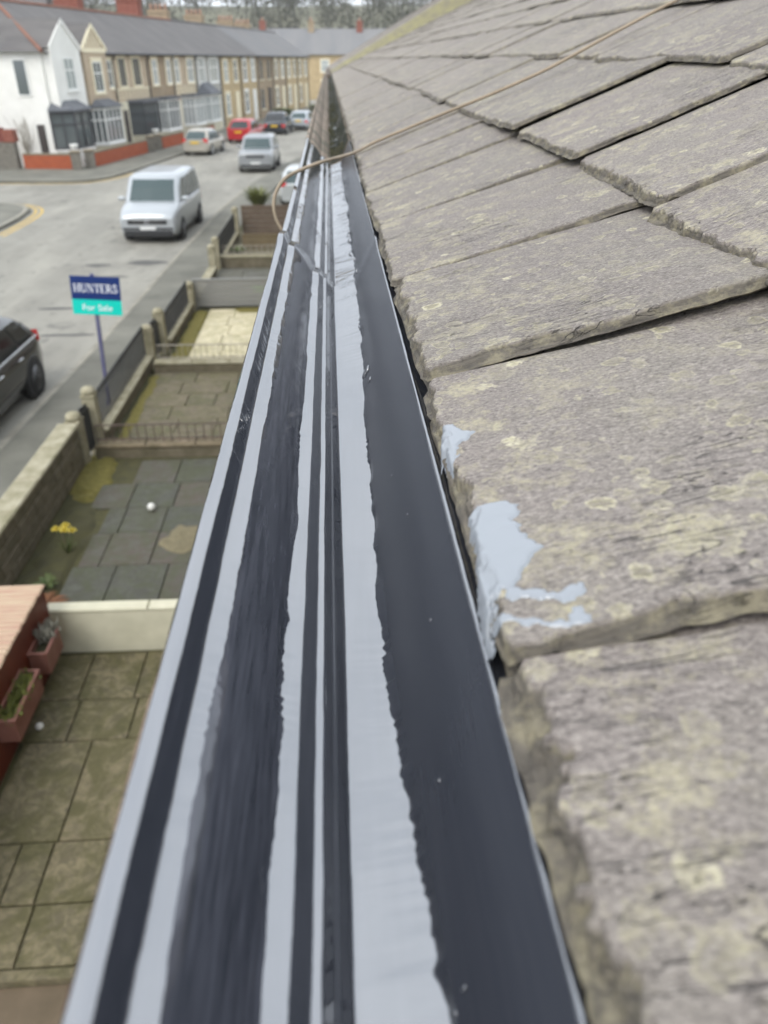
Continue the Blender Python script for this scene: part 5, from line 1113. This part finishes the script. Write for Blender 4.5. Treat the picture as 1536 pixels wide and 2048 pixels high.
for k in range(300):
    y = rs.uniform(185, 330); x = rs.uniform(-0.42 * y, 0.16 * y); z0 = hill_h(x, y) - 0.5; hh = rs.uniform(7, 13); cr = hh * rs.uniform(0.28, 0.40)
    wood.tube([(x, y, z0), (x + rs.uniform(-.3, .3), y, z0 + hh * 0.55), (x + rs.uniform(-.8, .8), y, z0 + hh * 0.9)], [0.13, 0.08, 0.03], 4)
    for q in range(170):
        a = rs.uniform(0, 6.28); e = rs.uniform(-1, 1); rr_ = cr * rs.random() ** 0.4; px, py, pz = x + rr_ * math.cos(a) * math.sqrt(1 - e * e), y + rr_ * math.sin(a) * math.sqrt(1 - e * e), z0 + hh * 0.62 + rr_ * e * 1.25
        s_ = rs.uniform(0.2, 0.65); u_ = Vector((rs.uniform(-1, 1), rs.uniform(-1, 1), rs.uniform(-1, 1))).normalized() * s_; w_ = u_.cross(Vector((rs.uniform(-1, 1), rs.uniform(-1, 1), rs.uniform(-1, 1)))) * 0.9
        c_ = Vector((px, py, pz)); wood.add([c_ - u_, c_ + w_ * 0.5, c_ + u_, c_ - w_ * 0.5], [(0, 1, 2, 3)])
tag(wood.build('wood', plain('winter_wood', (0.075, 0.068, 0.05, 1), 0.95, scale=0.05, c2=(0.055, 0.06, 0.036, 1))), 'hazy leafless woodland on the hill behind the rooftops', kind='stuff')
for i, (x, y, w_, wm, lab) in enumerate(((-44, 168, 14, M_WHITE, 'white walled distant house on the hill, left'), (-27, 180, 12, M_TAN, 'tan distant house on the hill among the trees'), (-9, 172, 16, M_WHITE, 'long pale distant house on the hill above the street end'), (-62, 190, 14, M_BROWN, 'brown distant house on the hill at far left'))):
    hz_ = hill_h(x, y); h = empty('hill_house', (x, y, hz_), R(-6 + 5 * i), lab, 'house', 'houses on the hill'); MB().box(0, 0, -2, w_, 8, 5).build('wall', wm, h); MB().prism([(-0.4, 4.9), (8.4, 4.9), (4, 7.6)], -0.3, w_ + 0.3, 'x').build('roof', M_FROOF2, h)
    for k in range(3): window(h, w_ * (0.15 + 0.28 * k), w_ * (0.15 + 0.28 * k) + 1.3, 2.6, 4.2, M_UPVC, M_PANE)
    chimney(h, w_ * 0.3, 4, 7.5, 0.9, 1.3, 1.2, M_BRICK, 2)
for i, (x, y) in enumerate(((-1.2, 93.5), (-4.6, 86.5))):
    leaf_plant('shrub', (x, y, 0), 220, 1.9, 1.5, M_LEAFY if i == 0 else M_LEAF, ['olive shrub at the far end of the street before the cream windows', 'dark green shrub behind the pale silver car'][i], 'shrub', 0.16, 0.45, 20 + i)
# ------------------------------------------------------------------ spilled coating on the slates
def poly_sd(px, py, poly):
    """signed distance to a polygon, positive inside"""
    d = 1e9; ins = False; n = len(poly)
    for i in range(n):
        ax, ay = poly[i]; bx, by = poly[(i + 1) % n]; ex, ey = bx - ax, by - ay
        t = max(0, min(1, ((px - ax) * ex + (py - ay) * ey) / (ex * ex + ey * ey + 1e-12)))
        d = min(d, math.hypot(px - ax - t * ex, py - ay - t * ey))
        if (ay > py) != (by > py) and px < (bx - ax) * (py - ay) / (by - ay) + ax: ins = not ins
    return d if ins else -d
def slate_height(rows, xs_, ys_, x, y):
    def loc(a, v):
        i = 0
        while i < len(a) - 2 and a[i + 1] < v: i += 1
        return i, min(1, max(0, (v - a[i]) / (a[i + 1] - a[i])))
    i, fx = loc(xs_, x); k, fy = loc(ys_, y)
    return (rows[i][k][2] * (1 - fx) + rows[i + 1][k][2] * fx) * (1 - fy) + (rows[i][k + 1][2] * (1 - fx) + rows[i + 1][k + 1][2] * fx) * fy
rows_, xs_, ys_, MS, TS = SLATE_TOP['paint']
M_SPLASH = plain('sky_pale_coating', (0.25, 0.268, 0.288, 1), 0.22, ior=1.55)  # same dark coating; the pale base colour stands in for reflected sky
SMEARS = [('large pale grey splash of gutter coating on the slate edge', 0.0016, [[(0.0042, 0.1231), (0.0139, 0.1267), (0.0245, 0.1264), (0.0333, 0.1186), (0.032, 0.1089), (0.0258, 0.1015), (0.0296, 0.0979), (0.0279, 0.088), (0.0302, 0.0831), (0.036, 0.0701), (0.0261, 0.0591), (0.0194, 0.0475), (0.0152, 0.0426), (0.0073, 0.0411), (0.0007, 0.0332), (-0.003, 0.0243), (-0.003, 0.0110), (-0.005, 0.0173), (-0.005, 0.0346), (-0.0012, 0.0659), (0.0032, 0.0833), (0.0016, 0.1019)],
            [(0.0100, 0.0450), (0.0237, 0.0365), (0.0345, 0.0301), (0.0405, 0.0345), (0.0470, 0.0345), (0.0470, 0.0265), (0.0404, 0.0225), (0.0341, 0.0223), (0.0226, 0.0300), (0.0085, 0.0336)]]),
          ('thin string of spilled coating near the slate corner', 0.0014, [[(0.0000, 0.0275), (0.0122, 0.0190), (0.0227, 0.0126), (0.0336, 0.0098), (0.0370, 0.0188), (0.0430, 0.0190), (0.0405, 0.0132), (0.0445, 0.0099), (0.0420, 0.0040), (0.0327, 0.0045), (0.0114, 0.0128), (0.000, 0.0215)]]),
          ('small pale splash of coating further along the slate edge', 0.0014, [[(0.0040, 0.2514), (0.0136, 0.2489), (0.0158, 0.239), (0.0255, 0.2288), (0.0184, 0.2199), (0.012, 0.2133), (0.0063, 0.1983), (0.0104, 0.2014), (0.0013, 0.1853), (0.0001, 0.2163), (-0.003, 0.2142), (0.001, 0.235)]])]
for lab, th, polys in SMEARS:
    allp = [p for q in polys for p in q]
    x0, x1 = min(p[0] for p in allp) - 0.004, max(p[0] for p in allp) + 0.004; y0, y1 = min(p[1] for p in allp) - 0.004, max(p[1] for p in allp) + 0.004
    st = 0.0009; nx, ny = int((x1 - x0) / st), int((y1 - y0) / st); vid = {}; v = []; f = []
    def vert(i, j):
        if (i, j) in vid: return vid[(i, j)]
        x, y = x0 + i * st, y0 + j * st
        wx, wy = x + 0.0022 * nz(x * 180, y * 180, 1) + 0.0012 * nz(x * 420, y * 420, 7), y + 0.0022 * nz(x * 180, y * 180, 5) + 0.0012 * nz(x * 420, y * 420, 9)
        sd = max(poly_sd(wx, wy, q) for q in polys)
        hole = max(0, nz(x * 150, y * 120, 3) - 0.42) * max(0, 1 - x / 0.009)
        z = slate_height(rows_, xs_, ys_, max(x, 0.0006), min(max(y, 0.0006), ys_[-1]))
        lift = th * math.tanh((sd - 0.012 * hole) / 0.0016) + 0.00018 * nz(x * 90, y * 90, 2)
        zz = z + lift + (0.55 * max(0.0, TS * 0.97 - z) * min(1.0, lift / (0.6 * th)) if lift > 0 else 0.0)
        if x < 0: zz -= (0.0 - x) * 2.2
        vid[(i, j)] = len(v); v.append((x, y, zz)); v_sd.append(sd); return vid[(i, j)]
    v_sd = []
    for i in range(nx):
        for j in range(ny):
            q = [vert(i, j), vert(i + 1, j), vert(i + 1, j + 1), vert(i, j + 1)]
            if max(v_sd[a] for a in q) > -0.0006: f.append(q)
    me = bpy.data.meshes.new('paint_splash'); me.from_pydata(v, [], f); me.polygons.foreach_set('use_smooth', [True] * len(f)); me.materials.append(M_SPLASH)
    bm = bmesh.new(); bm.from_mesh(me); bmesh.ops.delete(bm, geom=[q for q in bm.verts if not q.link_faces], context='VERTS'); bm.to_mesh(me); bm.free()
    o = mesh_obj('paint_splash', me); o.parent = deck; o.matrix_local = MS; o['label'] = lab
# beads of coating that ran up the back face of the trough, and specks on it
rs = random.Random(4); drops = MB()
def wall_pt(f, y): return (0.0290 + 0.0360 * f, y, CAMZ - (0.3320 - 0.0760 * f))
for k in range(26):
    y = rs.uniform(0.75, 2.7) if k < 20 else rs.uniform(0.15, 0.7); f = rs.uniform(0.0, 0.30) if k < 20 else rs.uniform(0.2, 0.6); r_ = rs.uniform(0.0015, 0.0045) if k < 20 else 0.0008
    c = Vector(wall_pt(f, y)); ax = Vector((0.43, 0, 0.90)); nn = Vector((-0.90, 0, 0.43)); yy = Vector((0, 1, 0)); L = r_ * rs.uniform(1.0, 2.6)
    rings = []
    for i in range(5):
        ph = i / 4 * math.pi / 2
        rings.append([c + (ax * math.cos(t) * L + yy * math.sin(t) * r_ * 1.4) * math.cos(ph) + nn * (math.sin(ph) * r_ * 0.55 - 0.0004) for t in [2 * math.pi * q / 12 for q in range(12)]])
    vv = [p for rg in rings for p in rg]; drops.add(vv, [(i * 12 + q, i * 12 + (q + 1) % 12, (i + 1) * 12 + (q + 1) % 12, (i + 1) * 12 + q) for i in range(4) for q in range(12)], 0, True)
o = drops.build('paint_beads', M_PAINT); o['kind'] = 'stuff'; house_child(o)
# wet silt, moss cushions and leaves in the uncoated length
rs = random.Random(8); b = MB()
for k in range(90):
    y = 3.3 + (rs.random() ** 1.8) * 11; x = rs.uniform(0.002, 0.055); r_ = rs.uniform(0.008, 0.022); z = CAMZ - 0.338 + max(0, (x - 0.03)) * 1.6
    rg = []
    for i in range(4):
        ph = i / 3 * math.pi / 2; rg.append([(x + r_ * math.cos(t) * math.cos(ph) * (1 + 0.3 * nz(k, t * 2)), y + 2.2 * r_ * math.sin(t) * math.cos(ph), z + r_ * 0.8 * math.sin(ph) * (1 + 0.3 * nz(k, t))) for t in [2 * math.pi * q / 9 for q in range(9)]])
    b.add([p for q in rg for p in q], [(i * 9 + q, i * 9 + (q + 1) % 9, (i + 1) * 9 + (q + 1) % 9, (i + 1) * 9 + q) for i in range(3) for q in range(9)], 0, True)
o = b.build('gutter_moss', plain('gutter_moss', (0.020, 0.021, 0.009, 1), 0.95, scale=60, c2=(0.045, 0.042, 0.014, 1), bump=0.8)); o['kind'] = 'stuff'; house_child(o)
# the cable that lies down the roof, crosses the trough and loops over its lip
pts = [(1.9, 2.42, roof_z(1.9, 2.4) + 0.02)]
for x, y in ((1.4, 2.34), (1.15, 2.30), (0.93, 2.27), (0.80, 2.25), (0.68, 2.215), (0.55, 2.17), (0.435, 2.20), (0.32, 2.27), (0.20, 2.33), (0.12, 2.36)): pts.append((x, y, roof_z(x, y) + 0.016))
pts += [(0.075, 2.30, 5.036), (0.037, 2.20, 5.034), (-0.026, 2.05, 5.034), (-0.086, 2.0, 5.018), (-0.112, 1.99, 5.004), (-0.130, 1.98, 4.982), (-0.139, 1.97, 4.955), (-0.136, 1.96, 4.925), (-0.122, 1.95, 4.898), (-0.090, 1.94, 4.870), (-0.04, 1.93, 4.850), (0.03, 1.93, 4.84), (0.075, 1.93, 4.80)]
P = [Vector(p) for p in pts]; C_ = []
for i in range(len(P) - 1):
    p0, p1, p2, p3 = P[max(i - 1, 0)], P[i], P[i + 1], P[min(i + 2, len(P) - 1)]
    for q in range(6):
        t = q / 6; C_.append(0.5 * ((2 * p1) + (p2 - p0) * t + (2 * p0 - 5 * p1 + 4 * p2 - p3) * t * t + (3 * p1 - p0 - 3 * p2 + p3) * t ** 3))
tag(MB().tube(C_ + [P[-1]], 0.0043, 8).build('cable', plain('tan_cable', (0.32, 0.255, 0.18, 1), 0.6, scale=20, c2=(0.24, 0.19, 0.13, 1))), 'thin tan cable lying down the slates and looped over the gutter lip', 'cable')
# ------------------------------------------------------------------ the air: thin winter haze over the valley
hz = MB().box(-480, -60, -1.4, 480, 1040, 62).build('haze', None)
hz.data.materials.clear(); hm = bpy.data.materials.new('haze_air'); hm.use_nodes = True; hn = hm.node_tree.nodes; hn.clear()
pv = hn.new('ShaderNodeVolumePrincipled'); pv.inputs['Color'].default_value = (0.93, 0.94, 0.95, 1); pv.inputs['Density'].default_value = 0.00042; pv.inputs['Anisotropy'].default_value = 0.2
ho = hn.new('ShaderNodeOutputMaterial'); hm.node_tree.links.new(pv.outputs[0], ho.inputs['Volume']); hz.data.materials.append(hm)
tag(hz, 'thin pale haze over the street and hill', kind='stuff')
scene.cycles.volume_bounces = 1
